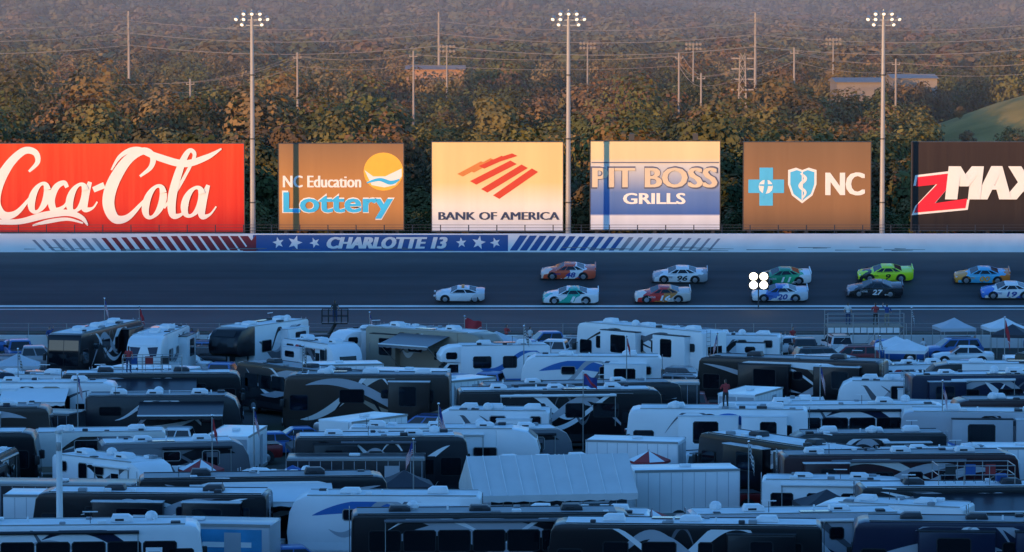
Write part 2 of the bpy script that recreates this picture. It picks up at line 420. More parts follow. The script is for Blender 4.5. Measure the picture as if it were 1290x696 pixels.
fm = board_mat('sign_black_face', [(0, (.02, .014, .014)), (1, (.034, .02, .018))])
e, cx, cz = board(1148, 1344, 179, 290, fm)
ZR = M('sign_bright_red', (.80, .015, .04), .4)
a = MB()
def zshape(k, kz, m_, of):
    T = lambda q: [(1185 + (x - 1185) * k, 243 + (y - 243) * kz) for x, y in q]
    pg(a, T([(1156, 223), (1207, 217), (1201, 229), (1181, 232), (1154, 235)]), cx, cz, of, m_)
    pg(a, T([(1201, 229), (1178, 256), (1156, 258), (1181, 232)]), cx, cz, of - .006, m_)
    pg(a, T([(1178, 256), (1219, 250), (1217, 262), (1152, 268), (1156, 258)]), cx, cz, of - .012, m_)
zshape(1.09, 1.12, BW, -.03); zshape(1.0, 1.0, ZR, -.06)
a.obj('red_z_letter', e, smooth=False)
btext('MAX', 1191, 1316, 209, 251, cx, cz, BW, e, off=-.09, shear=.12, bold=7)

# =====================================================================
# TRACK FLOODLIGHT POLES
# =====================================================================
LAMP = M('lit_lamp_lens', (1, .88, .72), .3, emit=1.0, var=0)
POLEM = M('warm_grey_pole', (.40, .37, .34), .55, .2)
def floodpole(px):
    d = 366.; zt = gz(24, d)
    e = empty('floodlight_pole', Matrix.Translation((gx(px, d), d, 0)))
    p = MB(); p.cyl((0, 0, 3.6), (0, 0, zt), .27, .16, 10, POLEM)
    p.box(-.4, .4, -.4, .4, 3.6, 4.3, IW)
    for z, hw in ((zt - .1, 1.45), (zt - .6, 1.0), (zt + .45, .8)): p.box(-hw, hw, -.06, .06, z - .05, z + .05, STEEL)
    p.cyl((0, 0, zt), (0, 0, zt + .9), .1, .06, 8, STEEL)
    for z in (8, 14, 20): p.cyl((0, 0, z), (0, 0, z + .12), .27, .27, 10, DARKSTEEL)
    p.obj('pole', e)
    q = MB()
    for z, xs_ in ((zt + .1, (-1.35, -.7, .7, 1.35)), (zt + .6, (-.7, 0, .7)), (zt - .4, (-.85, .85))):
        for xx in xs_:
            sg = .25 * xx
            q.cyl((xx, .12, z + .16), (xx + sg * .4, -.25, z - .14), .1, .25, 10, STEEL)
            c = Vector((xx + sg * .41, -.27, z - .155)); ax = (Vector((xx + sg * .4, -.25, z - .14)) - Vector((xx, .12, z + .16))).normalized()
            u = ax.orthogonal().normalized(); v = ax.cross(u)
            q.poly([c + (u * math.cos(i * .785) + v * math.sin(i * .785)) * .17 for i in range(8)], LAMP)
    q.obj('lamp_heads', e)
for px in (318, 716, 1112): floodpole(px)

d = 341.; e = empty('track_signal_light', Matrix.Translation((gx(956.5, d), d, 0)))
zc = gz(354, d); p = MB(); p.cyl((0, .1, 0), (0, .1, zc), .06, .06, 6, DARKSTEEL); p.box(-.9, .9, -.02, .15, zc - .8, zc + .8, DARKSTEEL, .04)
for sx in (-.45, .45): p.cyl((sx, .0, zc + .38), (sx, -.25, zc + .38), .42, .42, 14, DARKSTEEL, False)
p.obj('post_and_housing', e)
SIG = M('signal_lamp_lit', (1, .90, .68), .3, emit=4.5, var=0); p = MB()
for sx in (-.45, .45):
    for sz in (-.38, .38):
        p.ball((sx, -.03, zc + sz), .37, .12, .35, SIG, 12, 6)
p.obj('signal_lamps', e)

# =====================================================================
# VEHICLES
# =====================================================================
def loft(mb, st, m):
    vs = []; n = 11
    for (x, hw, zl, zs, zt) in st:
        half = [(hw * .93, zl), (hw, zl + .16), (hw, zs - .16), (hw * .95, zs - .03), (hw * .6, zt - .01)]
        ring = half + [(0, zt)] + [(-a_, b_) for a_, b_ in half[::-1]]
        vs += [(x, a_, b_) for a_, b_ in ring]
    fs = []
    for i in range(len(st) - 1):
        for j in range(n - 1): fs.append([i * n + j, i * n + j + 1, (i + 1) * n + j + 1, (i + 1) * n + j])
    fs.append(list(range(n))); fs.append([(len(st) - 1) * n + j for j in range(n)])
    mb.add(vs, fs, m)
def inset_face(mb, q, m, iu0=.08, iu1=.92, iv0=.1, iv1=.9, off=.012, cen=None):
    A, B, C, D = [Vector(p) for p in q]
    def bl(u, v): return (A * (1 - u) + B * u) * (1 - v) + (D * (1 - u) + C * u) * v
    nrm = (B - A).cross(D - A).normalized()
    if cen is not None and nrm.dot((A + C) / 2 - Vector(cen)) < 0: nrm = -nrm
    mb.poly([bl(iu0, iv0) + nrm * off, bl(iu1, iv0) + nrm * off, bl(iu1, iv1) + nrm * off, bl(iu0, iv1) + nrm * off], m)
def greenhouse(mb, xf, xft, xrt, xr, zb, zt, wb, wt, m, splits=(), zbr=None):
    zbr = zbr or zb
    b4 = [(xf, -wb, zb), (xf, wb, zb), (xr, wb, zbr), (xr, -wb, zbr)]
    t4 = [(xft, -wt, zt - .05), (xft, wt, zt - .05), (xrt, wt, zt - .05), (xrt, -wt, zt - .05)]
    k4 = [(xft - .12, -wt * .85, zt), (xft - .12, wt * .85, zt), (xrt + .12, wt * .85, zt), (xrt + .12, -wt * .85, zt)]
    fs = [[i, (i + 1) % 4, 4 + (i + 1) % 4, 4 + i] for i in range(4)] + [[4 + i, 4 + (i + 1) % 4, 8 + (i + 1) % 4, 8 + i] for i in range(4)] + [[8, 9, 10, 11]]
    mb.add(b4 + t4 + k4, fs, m)
    cen = ((xf + xr) / 2, 0, (zb + zt) / 2)
    inset_face(mb, [b4[0], b4[1], t4[1], t4[0]], GLASS, .05, .95, .08, .94, cen=cen)
    inset_face(mb, [b4[2], b4[3], t4[3], t4[2]], GLASS, .08, .92, .12, .9, cen=cen)
    sp = [0.04] + list(splits) + [.96]
    for i in range(len(sp) - 1):
        for q in ([b4[0], b4[3], t4[3], t4[0]], [b4[1], b4[2], t4[2], t4[1]]):
            inset_face(mb, q, GLASS, sp[i] + .02, sp[i + 1] - .02, .1, .88, cen=cen)
def wheels(mb, xs_, hw, r, arch=True, wt=.25):
    for x in xs_:
        for s in (-1, 1):
            if arch:
                pts = [(x + (r + .09) * math.cos(t_), s * (hw + .006), max(.16, r + (r + .09) * math.sin(t_))) for t_ in [i * math.pi / 9 - .35 for i in range(12)]]
                mb.poly(pts, TRIM)
            mb.cyl((x, s * (hw - wt), r), (x, s * (hw + .02), r), r, r, 16, TYRE)
            mb.cyl((x, s * (hw + .021), r), (x, s * (hw + .03), r), r * .62, r * .55, 12, RIM)
def car_paint(name, cols, stops):
    m = bpy.data.materials.new(name); m.use_nodes = True; nt = m.node_tree; b = nt.nodes['Principled BSDF']
    b.inputs['Roughness'].default_value = .25; b.inputs['Coat Weight'].default_value = .6
    tc = nt.nodes.new('ShaderNodeTexCoord'); sep = nt.nodes.new('ShaderNodeSeparateXYZ'); nt.links.new(tc.outputs['Object'], sep.inputs[0])
    a_ = nt.nodes.new('ShaderNodeMath'); a_.operation = 'MULTIPLY_ADD'; a_.inputs[1].default_value = 1.1
    nt.links.new(sep.outputs['Z'], a_.inputs[0]); nt.links.new(sep.outputs['X'], a_.inputs[2])
    nn = noise(nt, 1.3, tc.outputs['Object'], 2)
    a2 = nt.nodes.new('ShaderNodeMath'); a2.operation = 'MULTIPLY_ADD'; a2.inputs[1].default_value = 1.6; nt.links.new(nn, a2.inputs[0]); nt.links.new(a_.outputs[0], a2.inputs[2])
    f = maprange(nt, a2.outputs[0], -1.2, 4.4)
    nt.links.new(ramp(nt, f, list(zip(stops, cols)), 'CONSTANT'), b.inputs['Base Color']); return m
def race_car(px, py, u, cols, num, numcol, stops=(0, .3, .52, .78), pace=False):
    d = 343 + u; z = .03 + .258 * u + .01
    mat = Matrix.Translation((gx(px, d), d, z)) @ Matrix.Rotation(math.atan(.258), 4, 'X') @ Matrix.Rotation(rad(180 + R.uniform(-2, 2)), 4, 'Z')
    e = empty('pace_car' if pace else 'stock_car', mat)
    pm = car_paint('race_livery', cols, stops)
    b_ = MB()
    if pace:
        st = [(2.2, .6, .28, .5, .55), (2.1, .8, .2, .58, .66), (1.7, .93, .16, .68, .80), (1.0, .95, .15, .76, .92), (.4, .94, .15, .80, .95), (-.5, .95, .15, .84, .95), (-1.3, .98, .16, .9, .98), (-1.9, .95, .2, .92, 1.0), (-2.15, .85, .32, .88, .94)]
        loft(b_, st, pm); greenhouse(b_, .95, .25, -.7, -1.75, .86, 1.22, .82, .56, pm, (.55,))
        b_.box(-.35, -.1, -.4, .4, 1.23, 1.31, AMBER, .02)
        wheels(b_, (1.35, -1.3), .95, .34)
    else:
        st = [(2.48, .62, .2, .44, .5), (2.38, .86, .12, .55, .62), (2.05, .96, .1, .66, .74), (1.5, .98, .1, .75, .84), (1.0, .985, .1, .82, .9), (.2, .985, .1, .85, .93), (-.7, .985, .1, .88, .95), (-1.4, .985, .11, .93, .98), (-2.1, .97, .14, .96, 1.02), (-2.4, .94, .22, .95, 1.01), (-2.47, .9, .34, .9, .94)]
        loft(b_, st, pm); greenhouse(b_, 1.12, .32, -.72, -1.55, .86, 1.29, .86, .6, pm, (.30, .72), .93)
        b_.box(-2.5, -2.42, -.85, .85, .96, 1.16, pm)
        b_.box(1.9, 2.56, -.88, .88, .06, .11, TRIM)
        b_.box(-2.3, 2.2, -.93, .93, .07, .13, TRIM)
        b_.box(2.44, 2.5, -.42, .42, .22, .34, TRIM)
        wheels(b_, (1.45, -1.35), .985, .35)
        b_.box(-.1, .1, .985, .992, .2, .26, CHROME)
    for s in (-1, 1):
        b_.box(2.2, 2.38, s * .62 - .12, s * .62 + .12, .5, .62, HEADL, .02)
        b_.box(-2.49 if not pace else -2.17, -2.43 if not pace else -2.1, s * .62 - .2, s * .62 + .2, .7, .82, REDL)
    b_.obj('body_and_wheels', e)
    if num:
        for s in (1, -1):
            text(num, -.2, s * 1.0, .52, .46 * len(num), .5, numcol, e, name='door_number', rz=rad(180) if s > 0 else 0, shear=.2, off=.03, ext=.002)
        text('SPEED', -.9 - .25, 1.0, .3, .6, .12, numcol, e, name='sponsor_decal', rz=rad(180))
        text('RACING', 1.0, 1.0, .6, .62, .16, numcol, e, name='sponsor_decal', rz=rad(180))
W_ = (.82, .82, .82); K = (.02, .02, .025)
nW = M('num_white', (.85, .85, .85), .4); nK = M('num_black', (.02, .02, .02), .4); nB = M('num_blue', (.02, .06, .3), .4)
race_car(580, 374, 2.0, [(.6, .6, .62), (.72, .72, .74), (.78, .78, .8), (.7, .7, .7)], '', None, pace=True)
race_car(716, 350, 8.1, [(.75, .12, .06), W_, (.75, .10, .04), (.85, .6, .5)], '48', nB, (0, .28, .5, .8))
race_car(719, 384, 1.6, [W_, (.03, .45, .33), W_, (.08, .5, .42)], '1', nW, (0, .4, .6, .85))
race_car(857, 355, 7.2, [(.35, .37, .4), W_, (.78, .78, .8), (.4, .42, .45)], '96', nK, (0, .2, .6, .82))
race_car(835, 384, 1.9, [(.6, .55, .5), (.6, .22, .05), (.7, .04, .03), (.8, .7, .6)], '16', nW, (0, .34, .52, .8))
race_car(987, 357, 6.8, [W_, (.04, .45, .2), (.02, .28, .14), W_], '11', nW, (0, .25, .5, .8))
race_car(983, 383, 2.2, [(.6, .65, .7), W_, (.08, .2, .55), W_], '20', nB, (0, .3, .55, .72))
race_car(1116, 353, 7.6, [(.6, .85, .02), (.65, .9, .03), (.02, .03, .02), (.6, .85, .02)], '9', nK, (0, .2, .74, .84))
race_car(1103, 377, 3.4, [K, (.03, .03, .035), (.02, .02, .02), (.25, .26, .3)], '27', nW, (0, .3, .6, .82))
race_car(1238, 356, 7.0, [(.75, .2, .03), (.08, .45, .7), (.12, .5, .7), (.8, .3, .04)], '00', M('num_orange', (.85, .35, .04), .4), (0, .2, .6, .76))
race_car(1272, 379, 2.9, [(.08, .2, .55), W_, W_, (.06, .2, .6)], '19', nB, (0, .3, .5, .76))

def suv_mesh(col, kind):
    m = M('paint_%s' % (str(col)), col, .3, .1, coat=.3, var=.04); b_ = MB()
    if kind == 'pickup':
        st = [(2.9, .7, .5, .85, .92), (2.8, .92, .4, 1.05, 1.1), (2.2, .98, .35, 1.12, 1.2), (1.3, 1.0, .35, 1.18, 1.25), (0, 1.0, .35, 1.2, 1.22), (-1.2, 1.0, .38, 1.2, 1.22), (-2.8, 1.0, .45, 1.22, 1.22), (-2.9, .96, .5, 1.15, 1.18)]
        loft(b_, st, m); greenhouse(b_, 1.45, .75, -.75, -.98, 1.15, 1.88, .93, .74, m, (.5,))
        b_.poly([(-1.05, -.8, 1.24), (-1.05, .8, 1.24), (-2.75, .8, 1.24), (-2.75, -.8, 1.24)], TRIM)
        wheels(b_, (1.9, -1.85), 1.0, .42)
    elif kind == 'suv':
        st = [(2.4, .7, .45, .8, .86), (2.3, .9, .35, .98, 1.02), (1.7, .95, .3, 1.03, 1.12), (.9, .96, .3, 1.08, 1.16), (-.5, .96, .3, 1.1, 1.16), (-2.1, .96, .35, 1.1, 1.16), (-2.4, .9, .45, 1.05, 1.1)]
        loft(b_, st, m); greenhouse(b_, 1.2, .4, -2.0, -2.3, 1.06, 1.75, .9, .72, m, (.33, .68))
        b_.box(-1.8, .2, -.66, -.62, 1.76, 1.81, TRIM); b_.box(-1.8, .2, .62, .66, 1.76, 1.81, TRIM)
        wheels(b_, (1.5, -1.45), .96, .37)
    else:
        st = [(2.3, .65, .35, .6, .66), (2.2, .85, .25, .72, .78), (1.5, .9, .22, .82, .92), (.8, .91, .22, .88, .96), (-.6, .91, .22, .9, .97), (-1.6, .91, .25, .92, 1.0), (-2.2, .86, .32, .92, .98), (-2.3, .8, .4, .86, .9)]
        loft(b_, st, m); greenhouse(b_, 1.0, .25, -1.0, -1.7, .9, 1.43, .82, .6, m, (.5,))
        wheels(b_, (1.4, -1.35), .91, .33)
    f = {'pickup': 2.86, 'suv': 2.36, 'sedan': 2.25}[kind]; zz = {'pickup': .95, 'suv': .85, 'sedan': .62}[kind]
    for s in (-1, 1):
        b_.box(f - .12, f + .03, s * .68 - .14, s * .68 + .14, zz - .1, zz + .06, HEADL, .02)
        b_.box(-f - .03, -f + .08, s * .72 - .1, s * .72 + .1, zz - .05, zz + .2, REDL, .02)
        b_.box(f - 1.75, f - 1.6, s * 1.0 - .1, s * 1.0 + .1, zz + .25, zz + .42, TRIM, .02)
    b_.box(f - .02, f + .05, -.42, .42, zz - .2, zz + .02, TRIM)
    return b_.mesh(kind)
# ---- RVs
def rvcol(n, c, r=.35, sp=.35): return M('rv_' + n, c, r, 0.0, coat=.1, var=.10, ns=.6, spec=sp)
PAL = dict(white=rvcol('white', (.82, .82, .82)), cream=rvcol('cream', (.64, .62, .58)), silver=rvcol('silver', (.42, .43, .46)), black=rvcol('black', (.006, .006, .009), .3),
           char=rvcol('charcoal', (.018, .019, .024), .3), navy=rvcol('navy', (.008, .014, .042), .3), brown=rvcol('brown', (.036, .026, .021)), tan=rvcol('tan', (.30, .25, .19)),
           blue=rvcol('blue', (.04, .16, .45)), red=rvcol('red', (.4, .03, .03)), grey=rvcol('grey', (.13, .135, .15)), maroon=rvcol('maroon', (.035, .009, .012), .3))
DK = ('black', 'char', 'navy', 'brown', 'maroon')
def rect(mb, x0, x1, z0, z1, y, m): mb.poly([(x0, y, z0), (x1, y, z0), (x1, y, z1), (x0, y, z1)], m)
def win(mb, x0, x1, z0, z1, y, s, fr=TRIM):
    c = .07
    def rr(a0, a1, b0, b1, yy, m, c): mb.poly([(a0 + c, yy, b0), (a1 - c, yy, b0), (a1, yy, b0 + c), (a1, yy, b1 - c), (a1 - c, yy, b1), (a0 + c, yy, b1), (a0, yy, b1 - c), (a0, yy, b0 + c)], m)
    rr(x0 - .05, x1 + .05, z0 - .05, z1 + .05, y + s * .002, fr, .1); rr(x0, x1, z0, z1, y + s * .008, GLASS, c)
def swoosh(mb, x0, x1, z0, z1, hw, mats, rd):
    for k, m in enumerate(mats):
        fq = rd.uniform(.7, 2.0); ph = rd.uniform(0, 2); A = rd.uniform(.45, .95) * (z1 - z0) / 2; sl = rd.uniform(-1, 1) * 1.2; wm = rd.uniform(.08, .34); zc = (z0 + z1) / 2 + rd.uniform(-.1, .8)
        a = x0 + rd.uniform(0, .5) * (x1 - x0); c = max(a + 2.5, x1 - rd.uniform(0, .5) * (x1 - x0)); c = min(c, x1)
        U = []; D = []
        for i in range(25):
            t_ = i / 24; x = a + (c - a) * t_; z = zc + A * math.sin(math.pi * (t_ * fq + ph)) + sl * (t_ - .5); ww = wm * math.sin(math.pi * t_) ** .8 + .01
            U.append((x, min(z1, max(z0 + .01, z + ww)))); D.append((x, max(z0, min(z1 - .01, z - ww))))
        for s in (-1, 1):
            y = s * (hw + .004 + .003 * k)
            vs_ = [(x, y, z) for x, z in U] + [(x, y, z) for x, z in D]
            mb.add(vs_, [[i, i + 1, 26 + i, 25 + i] for i in range(24)], m)
def roofkit(mb, x0, x1, zt, rd, roof, hw=1.2, dark=False):
    mb.box(x0, x1, -hw, hw, zt, zt + .035, roof)
    n = rd.choice([2, 2, 3]); ac = ACG if (dark and rd.random() < .6) else ACW
    for i in range(n):
        x = x0 + (x1 - x0) * (i + .5) / n + rd.uniform(-.5, .5); hh = rd.uniform(.24, .34)
        mb.prism([(x - .5, zt + .035), (x + .52, zt + .035), (x + .5, zt + .035 + hh * .6), (x + .3, zt + .035 + hh), (x - .42, zt + .035 + hh), (x - .52, zt + .1)], -.36, .36, ac, .07)
        mb.box(x - .3, x + .1, -.365, -.36, zt + .1, zt + .2, TRIM)
    for i in range(rd.randint(3, 7)):
        x = rd.uniform(x0 + .4, x1 - .5); y = rd.choice([-.8, .8, 0.75]); s_ = rd.uniform(.12, .24)
        mb.box(x, x + 2 * s_, y - s_, y + s_, zt + .035, zt + rd.uniform(.1, .22), rd.choice([ACW, ACG, ROOFG]), .03)
    if rd.random() < .6:
        x = rd.uniform(x0 + 1, x1 - 1); mb.ball((x, .55, zt + .2), .3, .3, .26, ACW)
    if rd.random() < .4:
        x = rd.uniform(x0 + .5, x1 - 2.2); mb.box(x, x + 1.5, -1.05, -.45, zt + .06, zt + .1, SOLAR)
    if rd.random() < .6:
        x = rd.uniform(x0 + .5, x1 - .5); mb.cyl((x, -.6, zt), (x, -.6, zt + .6), .02, .02, 4, TRIM); mb.box(x - .35, x + .35, -.62, -.58, zt + .55, zt + .6, ACW)
    for i in range(2):
        x = rd.uniform(x0 + .5, x1 - .5); mb.cyl((x, .3, zt), (x, .3, zt + .25), .05, .05, 6, ACW)
    for s in (-1, 1): mb.box(x0, x1, s * hw - .03, s * hw + .03, zt + .035, zt + .075, TRIM if dark else STEEL)
def ladder(mb, x, zt):
    for y in (.55, .95): mb.cyl((x, y, .9), (x, y, zt + .15), .022, .022, 5, CHROME)
    z = 1.0
    while z < zt: mb.cyl((x, .55, z), (x, .95, z), .018, .018, 4, CHROME); z += .3
def awning_roll(mb, x0, x1, z, hw, m):
    mb.cyl((x0, hw + .09, z), (x1, hw + .09, z), .085, .085, 8, m)
    for x in (x0 + .05, x1 - .05): mb.cyl((x, hw + .04, z), (x, hw + .04, z - 1.9), .03, .03, 4, STEEL)
def awning_out(mb, x0, x1, z, hw, m):
    n = 8
    for i in range(n):
        a = x0 + (x1 - x0) * i / n; c = x0 + (x1 - x0) * (i + 1) / n
        mb.add([(a, hw + .03, z), (c, hw + .03, z), (c, hw + 2.5, z - .62), (a, hw + 2.5, z - .62)], [[0, 1, 2, 3]], m)
        mb.add([(a, hw + 2.5, z - .62), (c, hw + 2.5, z - .62), (c, hw + 2.52, z - .80), ((a + c) / 2, hw + 2.52, z - .86), (a, hw + 2.52, z - .80)], [[0, 1, 2, 3, 4]], m)
    mb.cyl((x0, hw + 2.5, z - .6), (x1, hw + 2.5, z - .6), .05, .05, 6, WHITE)
    for x in (x0 + .05, x1 - .05): mb.cyl((x, hw + .05, .9), (x, hw + 2.5, z - .6), .025, .025, 4, STEEL)
def slideout(mb, x0, x1, z0, z1, s, hw, dep, m, dark, rd):
    a, c = sorted((s * (hw - .2), s * (hw + dep)))
    mb.box(x0, x1, a, c, z0, z1, m, .04)
    mid = (x0 + x1) / 2 + rd.uniform(-.3, .3); wd = (x1 - x0) * rd.uniform(.15, .25)
    win(mb, mid - wd, mid + wd, z0 + .95, z1 - .3, s * (hw + dep), s)
    mb.box(x0 - .03, x1 + .03, a, c, z1 + .003, z1 + .05, rd.choice([TRIM, ROOFW]))

def motorhome(L, H, base, low, sws, seed, bus=False, out=None):
    rd = random.Random(seed); mb = MB(); hw = 1.27; zb = .42; h = L / 2
    B = PAL[base]; dark = base in DK
    prof = [(-h + .1, zb), (-h, zb + .15), (-h - .03, 1.6), (-h, H - .22), (-h + .06, H - .07), (-h + .2, H), (h - .62, H), (h - .3, H - .08), (h - .14, H - .3), (h - .01, 2.3), (h + .05, 1.35), (h + .04, .75), (h - .06, zb)]
    mb.prism(prof, -hw, hw, B, .07)
    for s in (-1, 1): rect(mb, -h + .16, h - .2, zb + .14, .98, s * (hw + .002), PAL[low])
    swoosh(mb, -h + .25, h - .35, .6, H - .18, hw, [PAL[q] for q in sws] + ([PAL['white'], PAL['silver']] if dark else [PAL['grey']]), rd)
    for s in (-1, 1):
        y = s * (hw + .026)
        win(mb, h - 1.55, h - .45, 1.55, 2.5, y, s)
        if bus:
            x = -h + .8
            while x < h - 2.6: win(mb, x, x + 1.45, 1.9, 2.85, y, s); x += 1.62
        else:
            x = -h + rd.uniform(.6, 1.2)
            while x < h - 3:
                wl = rd.choice([.7, 1.1, 1.5, .6]); win(mb, x, x + wl, 2.85 - rd.choice([.5, .8]), 2.85, y, s); x += wl + rd.uniform(.5, 1.5)
        x = -h + .5
        while x < h - 1:
            mb.poly([(x, s * (hw + .024), .6), (x + .02, s * (hw + .024), .6), (x + .02, s * (hw + .024), 1.15), (x, s * (hw + .024), 1.15)], TRIM); x += 1.05
    rect(mb, h - 2.6, h - 1.85, .6, 2.6, -(hw + .04), B); rect(mb, h - 2.5, h - 1.95, 1.6, 2.4, -(hw + .046), GLASS)
    def fx(z):
        P2 = [(h + .04, .75), (h + .05, 1.35), (h - .01, 2.3), (h - .14, H - .3), (h - .3, H - .08)]
        for (a, z0), (c, z1) in zip(P2[:-1], P2[1:]):
            if z0 <= z <= z1: return a + (c - a) * (z - z0) / (z1 - z0)
        return h
    for y0, y1 in ((-1.12, -.02), (.02, 1.12)):
        zs = [1.4, 1.75, 2.3, 2.6, H - .45]; vs_ = []
        for z in zs: vs_ += [(fx(z) + .014, y0, z), (fx(z) + .014, y1, z)]
        mb.add(vs_, [[2 * i, 2 * i + 1, 2 * i + 3, 2 * i + 2] for i in range(len(zs) - 1)], GLASS)
    mb.box(h + .03, h + .12, -1.1, 1.1, .5, .72, CHROME if rd.random() < .4 else PAL[low], .03)
    mb.box(h + .045, h + .08, -.5, .5, .8, 1.15, TRIM)
    for s in (-1, 1):
        mb.box(h - .02, h + .09, s * .92 - .17, s * .92 + .17, .78, 1.02, HEADL, .03)
        mb.box(h - .1, h + .18, s * 1.42 - .1, s * 1.42 + .1, 1.75, 2.25, TRIM, .04)
        mb.cyl((h - .2, s * 1.25, 2.3), (h, s * 1.42, 2.25), .03, .03, 5, TRIM)
        mb.box(-h - .06, -h + .02, s * 1.02 - .09, s * 1.02 + .09, .9, 1.35, REDL)
    mb.poly([(-h - .045, -.75, 1.9), (-h - .045, .75, 1.9), (-h - .03, .75, 2.7), (-h - .03, -.75, 2.7)], GLASS)
    mb.box(-h - .05, -h, -.9, .9, .6, 1.3, TRIM)
    if not bus:
        slideout(mb, -h + 1.2, -h + 1.2 + L * .25, .95, H - .35, 1, hw, .6, B, dark, rd)
        if rd.random() < .7: slideout(mb, h - 6.5, h - 3.0, .95, H - .35, 1, hw, .6, B, dark, rd)
        if rd.random() < .5: slideout(mb, -h + 1.0, -h + 3.4, .95, H - .35, -1, hw, .5, B, dark, rd)
    am = out or rd.choice([WHITE, PAL['char'], PAL['grey']])
    mb2 = MB(); (awning_out if out else awning_roll)(mb2, -h + 2.5 if not bus else -h + 1.5, h - 2.9, H - .28, hw, am); mb.mirror_in(mb2)
    wheels(mb, (h - 2.2, -h + 2.9) + ((-h + 1.85,) if L > 11.5 else ()), hw, .5, wt=.3)
    roofkit(mb, -h + .25, h - .8, H, rd, ROOFG if (dark and rd.random() < .55) else ROOFW, 1.15, dark)
    ladder(mb, -h - .1, H)
    return mb.mesh('motorhome')
def trailer(L, H, base, low, sws, seed, fifth=False, out=None):
    rd = random.Random(seed); mb = MB(); hw = 1.23; h = L / 2; B = PAL[base]; dark = base in DK
    if fifth:
        xb = h - 2.6
        mb.prism([(-h + .08, .6), (-h, .75), (-h, H - .12), (-h + .12, H), (h - 2.5, H), (h - 2.5, .6)], -hw, hw, B, .05)
        mb.prism([(h - 2.52, H), (h - 1.5, H), (h - .7, H - .15), (h - .2, H - .6), (h, H - 1.3), (h - .1, 1.95), (h - .5, 1.72), (h - 2.52, 1.66)], -hw, hw, PAL[sws[0]] if sws and rd.random() < .3 else B, .1)
        for s in (-1, 1): mb.cyl((h - 2.0, s * .9, 0), (h - 2.0, s * .9, 1.7), .06, .06, 6, TRIM)
        mb.box(h - 1.5, h - 1.2, -.15, .15, 1.3, 1.7, TRIM)
        mb.poly([(h - .66, -.85, H - .13), (h - .66, .85, H - .13), (h - .19, .85, H - .57), (h - .19, -.85, H - .57)], TRIM if rd.random() < .6 else B)
        for s in (-1, 1): mb.poly([(h - .17, s * .25, H - .7), (h - .17, s * 1.0, H - .66), (h + .004, s * .9, H - 1.3), (h + .004, s * .45, H - 1.3)], PAL[sws[0]])
    else:
        prof = [(-h + .08, .55), (-h, .7), (-h, H - .12), (-h + .12, H), (h - .9, H), (h - .4, H - .25), (h - .12, H - .8), (h, 1.5), (h - .05, .9), (h - .35, .55)]
        xb = h - .45
        mb.prism(prof, -hw, hw, B, .06)
        mb.poly([(h - .1, -.7, H - .8), (h - .1, .7, H - .8), (h + .008, .7, 1.6), (h + .008, -.7, 1.6)], GLASS if rd.random() < .6 else PAL[low])
        for s in (-.9, .9): mb.cyl((h - .2, s, .6), (h + 1.2, 0, .5), .05, .05, 5, TRIM)
        for s in (-.18, .18): mb.cyl((h + .35, s, .55), (h + .35, s, 1.0), .16, .16, 10, WHITE)
        mb.cyl((h + 1.1, 0, 0), (h + 1.1, 0, .7), .04, .04, 5, TRIM)
    for s in (-1, 1): rect(mb, -h + .12, xb - .1, .68, 1.05, s * (hw + .002), PAL[low])
    swoosh(mb, -h + .2, xb - .1, .8, H - .25, hw, [PAL[q] for q in sws] + ([PAL['white']] if dark else [PAL['grey']]), rd)
    for s in (-1, 1):
        y = s * (hw + .026); x = -h + rd.uniform(.4, .9)
        while x < h - 2.2:
            wl = rd.choice([.6, .9, 1.3]); win(mb, x, x + wl, 2.6 - rd.choice([.45, .75]), 2.65, y, s, STEEL if not dark else TRIM); x += wl + rd.uniform(.6, 1.8)
    rect(mb, xb - 2.0, xb - 1.35, .75, 2.6, -(hw + .04), B); mb.box(xb - 1.95, xb - 1.4, -(hw + .06), -(hw + .045), 1.7, 2.3, GLASS)
    slideout(mb, -h + 1.0, -h + 1 + L * .3, .9, H - .45, 1, hw, .65, B, dark, rd)
    if rd.random() < .5: slideout(mb, -h + .8, -h + 3.2, .9, H - .45, -1, hw, .5, B, dark, rd)
    am = out or rd.choice([WHITE, PAL['char'], PAL['grey']])
    mb2 = MB(); (awning_out if out else awning_roll)(mb2, -h + 3.3, xb - .6, H - .3, hw, am); mb.mirror_in(mb2)
    wheels(mb, (-h + 2.8, -h + 3.75), hw, .36, wt=.25)
    mb.box(-h - .03, -h, -.6, .6, 1.7, 2.4, GLASS)
    for s in (-1, 1): mb.box(-h - .04, -h + .02, s * 1.02 - .1, s * 1.02 + .1, .9, 1.15, REDL)
    mb.box(-h - .25, -h, -1.1, 1.1, .5, .62, TRIM)
    roofkit(mb, -h + .2, (h - 1.6 if fifth else h - 1.0), H, rd, ROOFG if (dark and rd.random() < .5) else ROOFW, 1.14, dark)
    ladder(mb, -h - .08, H)
    return mb.mesh('fifth_wheel_trailer' if fifth else 'travel_trailer')
